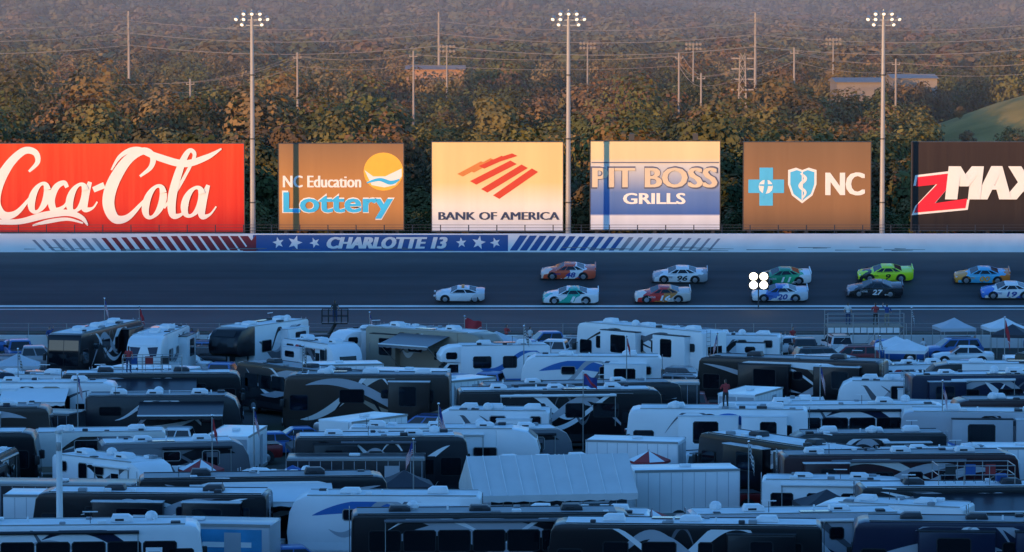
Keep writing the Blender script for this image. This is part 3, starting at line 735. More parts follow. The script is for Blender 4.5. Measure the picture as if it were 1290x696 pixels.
def classc(base, low, sws, seed):
    rd = random.Random(seed); mb = MB(); L = 8.2; h = L / 2; H = 3.25; hw = 1.2; B = PAL[base]
    mb.prism([(-h, .5), (-h, H - .1), (-h + .1, H), (h - 1.9, H), (h - 1.9, .5)], -hw, hw, B, .06)
    mb.prism([(h - 1.92, H), (h - 1.3, H - .03), (h - .75, H - .25), (h - .45, H - .7), (h - .5, 2.18), (h - 1.92, 2.1)], -hw, hw, B, .09)
    mb.prism([(h - 1.92, .45), (h - 1.92, 2.1), (h - 1.05, 2.1), (h - .4, 1.35), (h + .6, 1.15), (h + .72, .9), (h + .72, .45)], -1.0, 1.0, PAL['white'] if base != 'white' else B, .08)
    mb.poly([(h - .98, -.85, 2.05), (h - .98, .85, 2.05), (h - .38, .9, 1.4), (h - .38, -.9, 1.4)], GLASS)
    for s in (-1, 1):
        mb.poly([(h - 1.75, s * 1.006, 1.4), (h - .65, s * 1.006, 1.4), (h - 1.15, s * 1.006, 1.98), (h - 1.75, s * 1.006, 1.98)], GLASS)
        mb.box(h + .66, h + .75, s * .75 - .15, s * .75 + .15, .8, 1.02, HEADL, .02)
        mb.box(h - .8, h - .65, s * 1.25 - .1, s * 1.25 + .1, 1.35, 1.7, TRIM, .03)
        rect(mb, -h + .1, h - 2.0, .6, .95, s * (hw + .002), PAL[low])
        for x, wl in ((-h + .5, 1.1), (-h + 2.4, .9), (-h + 4.2, 1.2)): win(mb, x, x + wl, 1.75, 2.5, s * (hw + .02), s)
        win(mb, h - 1.6, h - .9, 2.4, 2.8, s * (hw + .006), s)
    swoosh(mb, -h + .1, h - 2, .7, H - .35, hw, [PAL[q] for q in sws], rd)
    mb.box(h + .7, h + .76, -.5, .5, .75, 1.02, TRIM); mb.box(h + .6, h + .8, -1, 1, .45, .65, CHROME, .03)
    wheels(mb, (h - .35,), 1.0, .38); wheels(mb, (-h + 2.1,), hw, .38)
    roofkit(mb, -h + .2, h - 2.0, H, rd, ROOFW, 1.1)
    ladder(mb, -h - .08, H)
    mb2 = MB(); awning_roll(mb2, -h + 1, h - 2.4, H - .25, hw, WHITE); mb.mirror_in(mb2)
    return mb.mesh('camper_van')
def boxtrailer(L, H, base, seed, mural=None):
    mb = MB(); h = L / 2; hw = 1.25; B = PAL[base]
    mb.prism([(-h, .55), (-h, H - .06), (-h + .06, H), (h - .06, H), (h, H - .06), (h, .55)], -hw, hw, B, .05)
    for s in (-1, 1):
        x = -h + .6
        while x < h: rect(mb, x, x + .03, .7, H - .15, s * (hw + .004), PAL['silver']); x += .61
        mb.box(-h, h, s * (hw + .01) - .02, s * (hw + .01) + .02, H - .12, H + .01, STEEL); mb.box(-h, h, s * (hw + .01) - .02, s * (hw + .01) + .02, .5, .68, STEEL)
        if mural:
            rect(mb, -h + .5, h - .4, .8, H - .25, s * (hw + .01), mural)
            mb.poly([(-h + 2 + .6 * math.cos(i * .5236), s * (hw + .014), 1.8 + .6 * math.sin(i * .5236)) for i in range(12)], WHITE)
            rect(mb, -h + 3.2, h - .9, 1.9, 2.15, s * (hw + .014), WHITE); rect(mb, -h + 3.2, h - 1.6, 1.45, 1.6, s * (hw + .014), WHITE)
    rect(mb, h - 2.2, h - 1.4, .7, 2.6, -(hw + .02), PAL['silver'])
    for y in (-.6, .6): mb.box(-h - .03, -h, y - .55, y + .55, .7, H - .2, PAL['silver'], .01)
    for s in (-.8, .8): mb.cyl((h, s, .6), (h + 1.3, 0, .55), .06, .06, 5, TRIM)
    mb.cyl((h + 1.2, 0, 0), (h + 1.2, 0, .8), .04, .04, 5, TRIM)
    wheels(mb, (-.5, .45), hw, .37); mb.box(-.4, .2, -.2, .2, H, H + .15, ACW, .04)
    return mb.mesh('cargo_trailer')
def canopy(col, w_=3, rh=.75, eh=2.2, L=None):
    L = L or w_; m = M('canopy_%s' % str(col), col, .75, var=.14, ns=1.0); mb = MB(); a = L / 2; c = w_ / 2
    if L > w_ * 1.3:
        n = 10
        for i in range(n):
            x0 = -a + L * i / n; x1 = x0 + L / n
            for s in (-1, 1):
                mid = eh + rh * .46
                mb.add([(x0, 0, eh + rh), (x1, 0, eh + rh), (x1, s * c * .5, mid), (x0, s * c * .5, mid), (x1, s * c, eh), (x0, s * c, eh)], [[0, 1, 2, 3], [3, 2, 4, 5]], m)
                mb.add([(x0, s * c, eh), (x1, s * c, eh), (x1, s * c, eh - .3), ((x0 + x1) / 2, s * c, eh - .36), (x0, s * c, eh - .3)], [[0, 1, 2, 3, 4]], m)
            mb.cyl((x0, -c, eh + .02), (x0, 0, eh + rh + .02), .03, .03, 4, WHITE)
        for x in (-a, a): mb.poly([(x, -c, eh - .3), (x, c, eh - .3), (x, c, eh), (x, 0, eh + rh), (x, -c, eh)], m)
        legs = [(x, y) for x in (-a, -a / 3, a / 3, a) for y in (-c, c)]
    else:
        co = [(-a, -c), (a, -c), (a, c), (-a, c)]
        for i in range(4):
            p, q = co[i], co[(i + 1) % 4]; h1 = [(.5 * p[0], .5 * p[1], eh + rh * .42), (.5 * q[0], .5 * q[1], eh + rh * .42)]
            mb.add([(*p, eh), (*q, eh), h1[1], h1[0], (0, 0, eh + rh)], [[0, 1, 2, 3], [3, 2, 4]], m)
            mb.add([(*p, eh), (*q, eh), (*q, eh - .25), (*p, eh - .25)], [[0, 1, 2, 3]], m)
        legs = co
    for x, y in legs: mb.cyl((x * .98, y * .98, 0), (x * .98, y * .98, eh), .03, .03, 5, STEEL)
    return mb.mesh('canopy_tent')

LIB = {k: [] for k in ('motorhome', 'travel_trailer', 'fifth_wheel_trailer', 'camper_van', 'cargo_trailer', 'pickup_truck', 'suv', 'sedan_car', 'canopy_tent', 'coach_bus')}
sch = [('black', 'char', ('silver', 'white', 'grey')), ('white', 'silver', ('char', 'blue', 'grey')), ('char', 'black', ('silver', 'white', 'maroon')), ('brown', 'brown', ('tan', 'cream', 'black')),
       ('silver', 'char', ('black', 'white', 'char')), ('navy', 'black', ('silver', 'white', 'silver')), ('white', 'tan', ('brown', 'tan', 'char')), ('black', 'black', ('grey', 'white', 'silver')),
       ('white', 'navy', ('navy', 'silver', 'black')), ('maroon', 'black', ('tan', 'silver', 'cream')), ('char', 'char', ('white', 'silver', 'black')), ('white', 'tan', ('tan', 'brown', 'grey')),
       ('black', 'char', ('white', 'tan', 'silver')), ('white', 'char', ('black', 'char', 'silver')), ('navy', 'char', ('white', 'grey', 'silver')), ('silver', 'black', ('black', 'navy', 'white'))]
for i, (a_, l_, s_) in enumerate(sch):
    rr = random.Random(i)
    LIB['motorhome'].append((motorhome(rr.choice([9.5, 10.5, 11.5, 12.5]), rr.choice([3.5, 3.65, 3.75]), a_, l_, s_, i, out=(PAL['char'] if i in (2, 7) else WHITE if i in (6, 12) else None)), 12.6, 3.6))
for i, (a_, l_, s_) in enumerate([sch[0], sch[4], sch[8], sch[5], sch[10]]):
    LIB['coach_bus'].append((motorhome(13.2, 3.6, a_, l_, s_, 40 + i, bus=True), 13.6, 3.2))
for i, (a_, l_, s_) in enumerate([('white', 'grey', ('grey', 'black')), ('cream', 'tan', ('brown',)), ('white', 'white', ('blue', 'silver')), ('white', 'char', ('char', 'red')), ('grey', 'char', ('white', 'black')), ('char', 'black', ('silver', 'white')), ('white', 'silver', ('silver', 'grey')), ('black', 'char', ('white', 'silver'))]):
    LIB['travel_trailer'].append((trailer([7.0, 8.2, 9.5][i % 3], [2.95, 3.15, 3.3][i % 3], a_, l_, s_, 60 + i, out=(WHITE if i == 1 else PAL['char'] if i == 5 else None)), 9.6, 3.5))
for i, (a_, l_, s_) in enumerate([('white', 'grey', ('black', 'silver')), ('white', 'tan', ('brown', 'black')), ('silver', 'char', ('black', 'white')), ('white', 'white', ('navy', 'grey')), ('tan', 'brown', ('brown', 'cream')), ('char', 'black', ('silver', 'grey')), ('black', 'char', ('white', 'grey'))]):
    LIB['fifth_wheel_trailer'].append((trailer([10, 11, 10.5][i % 3], 3.75, a_, l_, s_, 80 + i, True, out=(PAL['grey'] if i == 4 else None)), 11.2, 3.7))
for i, (a_, l_, s_) in enumerate([('white', 'silver', ('grey', 'black')), ('white', 'blue', ('blue',)), ('cream', 'tan', ('brown', 'tan'))]):
    LIB['camper_van'].append((classc(a_, l_, s_, 100 + i), 9, 2.8))
MUR = M('mural_blue', (.04, .28, .5), .4, var=.5, ns=.8)
LIB['cargo_trailer'] = [(boxtrailer(5.6, 2.95, 'white', 1), 7, 2.7), (boxtrailer(7.5, 3.0, 'char', 2), 9, 2.7), (boxtrailer(7.2, 3.0, 'silver', 3, MUR), 9, 2.7)]
for c in ((.7, .7, .7), (.02, .02, .025), (.03, .12, .35), (.3, .3, .32), (.25, .02, .02)):
    LIB['pickup_truck'].append((suv_mesh(c, 'pickup'), 6.1, 2.3)); LIB['suv'].append((suv_mesh(c, 'suv'), 5, 2.2)); LIB['sedan_car'].append((suv_mesh(c, 'sedan'), 4.8, 2.1))
for c in ((.78, .78, .78), (.03, .10, .30), (.04, .04, .05), (.2, .04, .04), (.5, .52, .55)): LIB['canopy_tent'].append((canopy(c), 3.2, 3.2))
LIB['canopy_tent'].append((canopy((.62, .62, .61), 5.6, 1.7, 2.5, 8.4), 8.6, 5.8))

placed = []; vis = []
HT = dict(motorhome=3.85, coach_bus=3.85, fifth_wheel_trailer=4.0, travel_trailer=3.4, camper_van=3.5, cargo_trailer=3.05, canopy_tent=2.95, pickup_truck=1.9, suv=1.8, sedan_car=1.45)
def corners(x, y, L, W, yaw, pad=.0):
    c, s = math.cos(yaw), math.sin(yaw); a, b_ = L / 2 + pad, W / 2 + pad
    return [(x + c * u - s * v, y + s * u + c * v) for u, v in ((a, b_), (-a, b_), (-a, -b_), (a, -b_))]
def hit(A, B):
    for P1, P2 in ((A, B), (B, A)):
        for i in range(2):
            ax = (P1[i + 1][0] - P1[i][0], P1[i + 1][1] - P1[i][1])
            pa = [p[0] * ax[0] + p[1] * ax[1] for p in A]; pb = [p[0] * ax[0] + p[1] * ax[1] for p in B]
            if max(pa) < min(pb) or max(pb) < min(pa): return False
    return True
def put(kind, x, y, yaw, var=None, sp=False):
    lib = LIB[kind]; var = R.randrange(len(lib)) if var is None else var % len(lib)
    me, L, W = lib[var]; yaw = rad(yaw)
    if kind == 'canopy_tent' and not sp and (var == 5 or (y > 262 and var in (1, 3))): return None
    C = corners(x, y, L, W, yaw)
    for Q in placed:
        if abs(Q[0][0] - x) < 26 and abs(Q[0][1] - y) < 26 and hit(C, Q): return None
    if not sp:   # keep sight-lines from the stand to the landmark vehicles
        pxs = [645 + p[0] * F / p[1] for p in C]; ty = -12 + (28 - HT[kind]) * F / y
        for a0, a1, yv, dv in vis:
            if y < dv and max(pxs) > a0 and min(pxs) < a1 and ty < yv: return None
    placed.append(C)
    o = link(kind, me)
    o.location = (x, y, 0.0); o.rotation_euler = (0, 0, yaw)
    if not sp: s_ = R.uniform(.92, 1.03); o.scale = (s_, 1, R.uniform(.9, 1.0))
    return o
def spec(kind, px, top, yaw, var, vb=40):
    H = HT[kind] if not (kind == 'canopy_tent' and var == 5) else 4.25
    d0 = F * (28 - H) / (top + 12)
    for k in (0, 1, -1, 2, -2, 3, -3, 4, -4, 5, -5, 6, -6, 7.5, -7.5):
        d = d0 + k; o = put(kind, gx(px, d), d, yaw, var, True)
        if o:
            C = placed[-1]; pxs = [645 + p[0] * F / p[1] for p in C]; m = .12 * (max(pxs) - min(pxs))
            vis.append((min(pxs) + m, max(pxs) - m, top + vb, d - 1)); return
# (kind, bearing column of its centre, roof line, heading, variant, visible depth)
SP = [('canopy_tent', 690, 574, 9, 5, 46), ('cargo_trailer', 862, 588, -172, 0, 44), ('travel_trailer', 484, 622, 178, 2, 60), ('cargo_trailer', 250, 657, -8, 2, 36),
      ('fifth_wheel_trailer', 325, 404, -118, 0, 48), ('fifth_wheel_trailer', 198, 414, -97, 3, 40), ('motorhome', 118, 409, -105, 0, 40), ('fifth_wheel_trailer', 548, 411, -38, 4, 36), ('camper_van', 617, 424, -172, 1, 34),
      ('motorhome', 820, 410, 135, 11, 34), ('camper_van', 478, 418, -150, 0, 28), ('travel_trailer', 405, 420, -55, 3, 26), ('travel_trailer', 925, 422, 170, 0, 24), ('travel_trailer', 745, 447, 178, 2, 24),
      ('motorhome', 190, 463, 4, 7, 24), ('motorhome', 462, 470, 178, 3, 34), ('motorhome', 50, 478, 0, 6, 30), ('motorhome', 705, 487, 5, 0, 20), ('travel_trailer', 205, 490, 2, 5, 40), ('motorhome', 1000, 448, 160, 12, 20),
      ('motorhome', 905, 513, 176, 1, 28), ('coach_bus', 1055, 509, 3, 2, 26), ('travel_trailer', 620, 503, 175, 6, 24), ('canopy_tent', 1150, 524, 15, 0, 16), ('travel_trailer', 1125, 471, 175, 6, 26), ('motorhome', 1240, 462, 5, 14, 22),
      ('motorhome', 985, 548, 125, 7, 40), ('motorhome', 1135, 556, 4, 9, 34), ('motorhome', 1250, 512, 176, 4, 24), ('travel_trailer', 140, 568, -40, 0, 30), ('canopy_tent', 395, 546, 10, 2, 18), ('motorhome', 480, 545, 3, 10, 22),
      ('coach_bus', 620, 640, 3, 0, 30), ('travel_trailer', 728, 646, 174, 3, 40), ('motorhome', 865, 644, 176, 0, 36), ('motorhome', 1010, 652, 5, 15, 30), ('coach_bus', 70, 655, 4, 2, 30), ('motorhome', 1230, 604, 3, 7, 34),
      ('motorhome', 330, 612, 6, 12, 24), ('motorhome', 190, 612, 176, 7, 26), ('pickup_truck', 240, 514, 175, 2, 14), ('camper_van', 1120, 650, 160, 0, 30), ('motorhome', 1235, 655, 176, 5, 30),
      ('sedan_car', 1215, 436, 178, 0, 10), ('pickup_truck', 700, 428, 170, 0, 8), ('suv', 1040, 440, 10, 1, 8), ('pickup_truck', 40, 436, 5, 3, 8), ('suv', 250, 436, 170, 1, 6), ('canopy_tent', 20, 446, 5, 4, 8)]
for s_ in SP: spec(*s_)
wk = ['motorhome'] * 8 + ['travel_trailer'] * 4 + ['fifth_wheel_trailer'] * 4 + ['camper_van'] * 1 + ['coach_bus'] * 3 + ['cargo_trailer'] * 1
MW = [0, 0, 2, 3, 4, 5, 7, 7, 9, 10, 10, 12, 12, 1, 6, 8, 11, 13, 2, 14, 14, 15]
d = 178.
while d < 264:
    ry = R.uniform(-12, 16); hwid = .137 * d + 12; x = -hwid + R.uniform(0, 5)
    while x < hwid:
        k = R.choice(wk); L = LIB[k][0][1]
        yw = ry + R.uniform(-10, 10) + (180 if R.random() < .5 else 0)
        if R.random() < .2: yw += R.choice([-70, -50, 60]); L *= .7
        o = None
        for tr in range(3):
            o = put(k, x + L / 2, min(263, d + R.uniform(-3.5, 3.5)), yw, R.choice(MW) if k == 'motorhome' else None)
            if o: break
        x += (L + R.uniform(.1, 2.0)) if o else 1.5
    d += 9.4
for i in range(1400):
    d = R.uniform(180, 268); x = R.uniform(-.137 * d - 8, .137 * d + 8)
    put(R.choice(['travel_trailer', 'camper_van', 'cargo_trailer', 'fifth_wheel_trailer', 'travel_trailer']), x, d, R.choice([R.uniform(-20, 20), R.uniform(160, 200), R.uniform(0, 360)]), R.choice([4, 5, 7, 1, 6, 0, 3]))
for i in range(2600):
    d = R.uniform(184, 300); x = R.uniform(-.137 * d - 8, .137 * d + 8)
    k = R.choice(['pickup_truck', 'suv', 'sedan_car', 'pickup_truck', 'canopy_tent'])
    put(k, x, d, R.uniform(-25, 25) + R.choice([0, 180, 90]), R.randrange(5))
def umbrella(col):
    m = M('umbrella_%s' % str(col), col, .8); mb = MB(); n = 8
    for i in range(n):
        a0 = 2 * math.pi * i / n; a1 = 2 * math.pi * (i + 1) / n
        p0 = (1.3 * math.cos(a0), 1.3 * math.sin(a0), 2.1); p1 = (1.3 * math.cos(a1), 1.3 * math.sin(a1), 2.1)
        mb.add([(0, 0, 2.62), p0, p1], [[0, 1, 2]], m if i % 2 else WHITE); mb.add([p0, p1, (p1[0], p1[1], 1.95), (p0[0], p0[1], 1.95)], [[0, 1, 2, 3]], m)
    mb.cyl((0, 0, 0), (0, 0, 2.7), .025, .025, 6, STEEL); mb.cyl((0, 0, 0), (0, 0, .1), .25, .22, 10, TRIM); return mb.mesh('patio_umbrella')
LIB['patio_umbrella'] = [(umbrella(c), 2.6, 2.6) for c in ((.03, .12, .35), (.35, .04, .04), (.04, .04, .05))]; HT['patio_umbrella'] = 2.7
for i in range(500):
    d = R.uniform(186, 285); x = R.uniform(-.13 * d, .13 * d); put('patio_umbrella', x, d, 0)

# =====================================================================
# PEOPLE
# =====================================================================
SKIN = M('skin', (.45, .26, .18), .6); HAIR = M('hair', (.05, .03, .02), .7)
def person_mesh(pose, shirt, pants):
    J = {'pel': (0, 0, .95), 'ch': (0, .0, 1.25), 'nk': (0, 0, 1.48), 'hd': (0, -.02, 1.60), 'tp': (0, -.01, 1.74)}
    L = [('pel', 'ch'), ('ch', 'nk'), ('nk', 'hd'), ('hd', 'tp')]
    rdi = {'pel': .15, 'ch': .165, 'nk': .06, 'hd': .095, 'tp': .07}
    for s, n in ((-1, 'l'), (1, 'r')):
        J['hp' + n] = (s * .1, 0, .88); J['kn' + n] = (s * .12, -.03, .48); J['an' + n] = (s * .13, .02, .08); J['to' + n] = (s * .15, -.14, .04)
        J['sh' + n] = (s * .2, 0, 1.4)
        if pose == 0: J['el' + n] = (s * .27, .03, 1.12); J['ha' + n] = (s * .27, -.06, .86)
        elif pose == 1: J['el' + n] = (s * .28, -.12, 1.15); J['ha' + n] = (s * .12, -.34, 1.2)
        else: J['el' + n] = (s * .34, -.05, 1.5 if s > 0 else 1.14); J['ha' + n] = (s * .3, -.12, 1.76 if s > 0 else .9)
        L += [('pel', 'hp' + n), ('hp' + n, 'kn' + n), ('kn' + n, 'an' + n), ('an' + n, 'to' + n), ('ch', 'sh' + n), ('sh' + n, 'el' + n), ('el' + n, 'ha' + n)]
        rdi.update({'hp' + n: .1, 'kn' + n: .065, 'an' + n: .045, 'to' + n: .04, 'sh' + n: .065, 'el' + n: .045, 'ha' + n: .035})
    keys = list(J); me = bpy.data.meshes.new('p'); me.from_pydata([J[k] for k in keys], [(keys.index(a), keys.index(b_)) for a, b_ in L], [])
    o = bpy.data.objects.new('p', me); sc.collection.objects.link(o)
    o.modifiers.new('s', 'SKIN')
    for i, k in enumerate(keys):
        sv = me.skin_vertices[0].data[i]; sv.radius = (rdi[k], rdi[k] * (.75 if k in ('pel', 'ch') else 1)); sv.use_root = (k == 'pel')
    o.modifiers.new('u', 'SUBSURF').levels = 1
    bpy.context.view_layer.update()
    ev = o.evaluated_get(bpy.context.evaluated_depsgraph_get()); nm = bpy.data.meshes.new_from_object(ev)
    bpy.data.objects.remove(o)
    nm.materials.clear()
    for m in (pants, shirt, SKIN, HAIR): nm.materials.append(m)
    for p in nm.polygons:
        z = p.center.z; x = abs(p.center.x); y = p.center.y
        p.material_index = 0 if (z < .97 and x < .22) else 1
        if z > 1.49 and x < .16: p.material_index = 3 if (z > 1.68 or y > .03) else 2
        if x > .22 and z < 1.2 and pose == 0: p.material_index = 2
        if pose and x > .22 and (z < 1.1 or z > 1.55): p.material_index = 2
        if pose == 1 and y < -.16 and z > 1: p.material_index = 2
        p.use_smooth = True
    return nm
shirts = [M('shirt_%d' % i, c, .8) for i, c in enumerate([(.6, .6, .6), (.4, .04, .04), (.03, .06, .2), (.03, .03, .03), (.3, .28, .25)])]
pants = [M('pants_%d' % i, c, .8) for i, c in enumerate([(.03, .05, .12), (.04, .04, .04), (.3, .25, .18)])]
PM = [person_mesh(i % 3, shirts[i % 5], pants[i % 3]) for i in range(7)]
def person(x, y, z, yaw, i): o = link('person', PM[i % 7]); o.location = (x, y, z); o.rotation_euler = (0, 0, rad(yaw))
def deck(px, by, w_, h_, dp=3.0):
    d = gd(by); e = empty('viewing_platform', Matrix.Translation((gx(px, d), d, 0))); p = MB(); a = w_ / 2
    PLK = M('deck_planks', (.25, .2, .15), .8)
    for i in range(int(dp / .3)): p.box(-a, a, -dp / 2 + i * .3, -dp / 2 + i * .3 + .27, h_ - .08, h_, PLK)
    n = max(2, int(w_ / 1.8)) + 1
    for i in range(n):
        x = -a + w_ * i / (n - 1)
        for y in (-dp / 2 - .03, dp / 2 + .03): p.cyl((x, y, 0), (x, y, h_ + 1.05), .035, .035, 6, STEEL)
        if i < n - 1:
            x2 = -a + w_ * (i + 1) / (n - 1); p.cyl((x, -dp / 2 - .05, .2), (x2, -dp / 2 - .05, h_ - .2), .02, .02, 4, STEEL)
    for y in (-dp / 2 - .03, dp / 2 + .03):
        for z in (h_ + .35, h_ + .7, h_ + 1.05): p.cyl((-a, y, z), (a, y, z), .028, .028, 5, STEEL)
    for k in range(int(w_ / .5)): p.box(-a + k * .5 + .03, -a + k * .5 + .46, -dp / 2 - .07, -dp / 2 - .05, h_ - .45, h_ - .05, WHITE)
    p.obj('scaffold', e, smooth=False); return gx(px, d), d, h_
x, y, h_ = deck(1090, 450, 5.8, 2.4)
for i, dx in enumerate((-1.2, .9, 1.7)): person(x + dx, y + R.uniform(-.8, .8), h_, 180 + R.uniform(-30, 30), i)
for px, by, i in ((638, 437, 1), (985, 447, 5), (900, 446, 3), (908, 447, 2), (1000, 440, 6), (1165, 455, 0), (1230, 452, 4), (668, 440, 0), (60, 440, 2), (590, 441, 4), (240, 442, 2), (248, 443, 5)):
    d = gd(by); person(gx(px, d), d, 0, R.uniform(0, 360), i)
roofs = [o for o in sc.objects if o.name.startswith('motorhome') and o.type == 'MESH' and 192 < o.location.y < 265 and abs(o.location.x) < .12 * o.location.y]
HRO = {me.name: sorted(v.co.z for v in me.vertices if abs(abs(v.co.y) - 1.15) < .001)[0] + .036 for me, _, _ in LIB['motorhome']}
# roof-top spectator decks : rails, folding chairs, coolers
CH = [M('chair_fabric_%d' % i, c, .8) for i, c in enumerate([(.03, .1, .3), (.3, .03, .03), (.03, .03, .03)])]
def roofdeck(i):
    mb = MB(); a, c = 1.9, 1.0
    for z in (.5, .95):
        for s in (-1, 1):
            mb.cyl((-a, s * c, z), (a, s * c, z), .022, .022, 5, STEEL); mb.cyl((s * a, -c, z), (s * a, c, z), .022, .022, 5, STEEL)
    for x in (-a, -a / 3, a / 3, a):
        for s in (-1, 1): mb.cyl((x, s * c, 0), (x, s * c, .97), .022, .022, 5, STEEL)
    for k in range(3):
        x = -1.2 + k * 1.0; m = CH[(i + k) % 3]
        mb.box(x - .25, x + .25, -.3, .2, .40, .44, m); mb.prism([(x - .25, .44), (x + .25, .44), (x + .25, .95), (x - .25, .95)], -.34, -.30, m)
        for sx in (-.25, .25):
            mb.cyl((x + sx, -.3, 0), (x + sx, .2, .42), .015, .015, 4, TRIM); mb.cyl((x + sx, .2, 0), (x + sx, -.3, .42), .015, .015, 4, TRIM); mb.cyl((x + sx, -.32, .4), (x + sx, -.32, .95), .015, .015, 4, TRIM)
    mb.box(1.2, 1.75, .2, .6, 0.0, .38, [WHITE, REDL, CH[0]][i % 3], .03)
    return mb.mesh('rooftop_viewing_deck', False)
RDK = [roofdeck(i) for i in range(3)]
for j, o in enumerate(roofs[::4]):
    H_ = HRO[o.data.name] * o.scale.z
    rot = Matrix.Rotation(o.rotation_euler.z, 4, 'Z')
    if j % 2 == 0:
        q = link('rooftop_viewing_deck', RDK[j % 3]); q.location = (o.location.x, o.location.y, H_ + .06); q.rotation_euler = (0, 0, o.rotation_euler.z)
    for k in range(R.choice([0, 1, 2])):
        c = rot @ Vector((R.uniform(-1.6, 1.6), R.choice([-.8, .8]), 0))
        person(o.location.x + c.x, o.location.y + c.y, H_, R.uniform(120, 240), R.randrange(7))

# =====================================================================
# FLAGS
# =====================================================================
FR = M('flag_red', (.45, .03, .04), .8); FW = M('flag_white', (.7, .7, .7), .8); FB = M('flag_blue', (.03, .05, .22), .8); FK = M('flag_black', (.02, .02, .02), .8)
def flag(px, by, h_, kind, droop=.3, dirx=1, w_=1.5):
    d = gd(by); e = empty('flag_pole', Matrix.Translation((gx(px, d), d, 0)))
    p = MB(); p.cyl((0, 0, 0), (0, 0, h_), .045, .025, 8, STEEL); p.ball((0, 0, h_ + .05), .07, .07, .07, CHROME); p.obj('pole', e)
    p = MB(); nx_, nz_ = 14, 13; hh = w_ * .6
    def pt(i, j):
        u = i / nx_; v = j / nz_
        return (dirx * (.04 + w_ * u * (1 - droop * .85)), .14 * math.sin(u * 7 + v * 1.5) * u ** .5, h_ - .1 - hh * v - droop * w_ * u ** 1.3 + .05 * math.sin(u * 9))
    for i in range(nx_):
        for j in range(nz_):
            if kind == 'us': m = FB if (i < 6 and j < 7) else (FR if j % 2 == 0 else FW)
            elif kind == 'red': m = FR if (i + j) % 19 else FW
            elif kind == 'chk': m = FK if (i // 2 + j // 2) % 2 else FW
            else: m = FB if abs(i / nx_ - j / nz_) > .15 else FR
            p.poly([pt(i, j), pt(i + 1, j), pt(i + 1, j + 1), pt(i, j + 1)], m)
    p.obj('cloth', e, smooth=False)
for a_ in ((552, 625, 5.0, 'us', .9, 1, 1.8), (585, 455, 3.3, 'red', .2, 1), (1268, 500, 5.4, 'red', .9, 1), (130, 466, 5.2, 'us', .9, 1, 1.0), (174, 458, 4.2, 'red', .8, 1, 1.0), (1150, 452, 3.8, 'chk', .9, 1, .9), (318, 632, 5, 'us', .9, 1, 1.1), (20, 540, 5, 'chk', .9, 1, 1.), (905, 515, 5, 'us', .9, -1, 1.), (265, 655, 5.4, 'red', .9, 1, 1.), (735, 570, 4.8, 'b', .3, 1, 1.1), (465, 455, 3.6, 'us', .9, 1, .9), (1035, 570, 5.2, 'us', .9, 1, 1.2), (660, 500, 4.8, 'chk', .8, 1, 1.), (380, 540, 5.2, 'chk', .9, 1, .9), (1190, 600, 5.4, 'us', .9, 1, 1.1), (790, 520, 5.0, 'red', .9, 1, .9), (95, 590, 5.4, 'us', .9, 1, 1.), (1110, 520, 5, 'chk', .9, 1, .8), (520, 680, 5, 'us', .8, -1, 1.1), (945, 690, 5.2, 'chk', .9, 1, 1.1)): flag(*a_)
d = 182.; e = empty('street_lamp', Matrix.Translation((gx(71, d), d, 0))); p = MB()
zt = gz(548, d); p.cyl((0, 0, 0), (0, 0, zt), .17, .14, 12, WHITE); p.cyl((0, 0, 0), (0, 0, .4), .28, .24, 12, IW); p.cyl((0, 0, zt), (0, 0, zt + .12), .2, .17, 12, STEEL); p.box(-.12, .12, -.2, -.13, zt - .8, zt - .4, STEEL, .02); p.obj('post', e)
d = gd(446); e = empty('boom_lift', Matrix.Translation((gx(413, d), d, 0))); p = MB()
p.box(-1.6, 1.6, -.8, .8, .5, 1.5, TRIM, .1); wheels(p, (-1.1, 1.1), .85, .4); p.cyl((0, 0, 1.4), (.6, 0, 2.4), .16, .12, 8, TRIM); p.box(-.5, 1.5, -.5, .5, 2.3, 2.4, TRIM)
for x in (-.5, 0, .5, 1, 1.5):
    for y in (-.5, .5): p.cyl((x, y, 2.4), (x, y, 3.4), .03, .03, 5, TRIM)
for z in (2.9, 3.4):
    for y in (-.5, .5): p.cyl((-.5, y, z), (1.5, y, z), .03, .03, 5, TRIM)
p.obj('lift_machine', e); person(gx(413, d) + .5, d, 2.4, 180, 3)

# =====================================================================
# DISTANT STRUCTURES
# =====================================================================
PSTEEL = M('weathered_pole', (.34, .28, .24), .7)
WIREM = M('wire_metal', (.38, .32, .28), .6)
def sagwire(p, a, c, sag, r=.028, n=12):
    a = Vector(a); c = Vector(c); pr = None
    for i in range(n + 1):
        t_ = i / n; q = a.lerp(c, t_); q.z -= sag * 4 * t_ * (1 - t_)
        if pr is not None: p.cyl(pr, q, r, r, 3, WIREM, False)
        pr = q
poles = []
D = 700.
for px, yt in ((-230, 14), (163, 14), (553, 15), (951, 16), (1345, 14)):
    x = gx(px, D); zt = gz(yt, D); p = MB(); p.cyl((0, 0, 0), (0, 0, zt), .32, .19, 8, PSTEEL)
    arms = [zt - 1, zt - 3.2, zt - 5.4]
    for z in arms:
        p.box(-.12, .12, -1.7, 1.7, z - .08, z + .08, PSTEEL)
        for y in (-1.6, 1.6): p.cyl((0, y, z - .7), (0, y, z), .07, .07, 5, PSTEEL)
    o = p.obj('transmission_pole', None); o.location = (x, D, 0); poles.append((x, arms, zt))
p = MB()
for (x0, a0, z0), (x1, a1, z1) in zip(poles[:-1], poles[1:]):
    for k in range(3):
        for y in (-1.6, 1.6): sagwire(p, (x0, D + y, a0[k] - .7), (x1, D + y, a1[k] - .7), 1.6, .04)
    sagwire(p, (x0, D, z0), (x1, D, z1), 1.0, .025)
p.obj('power_lines', smooth=False)
D2 = 580.; ws = []
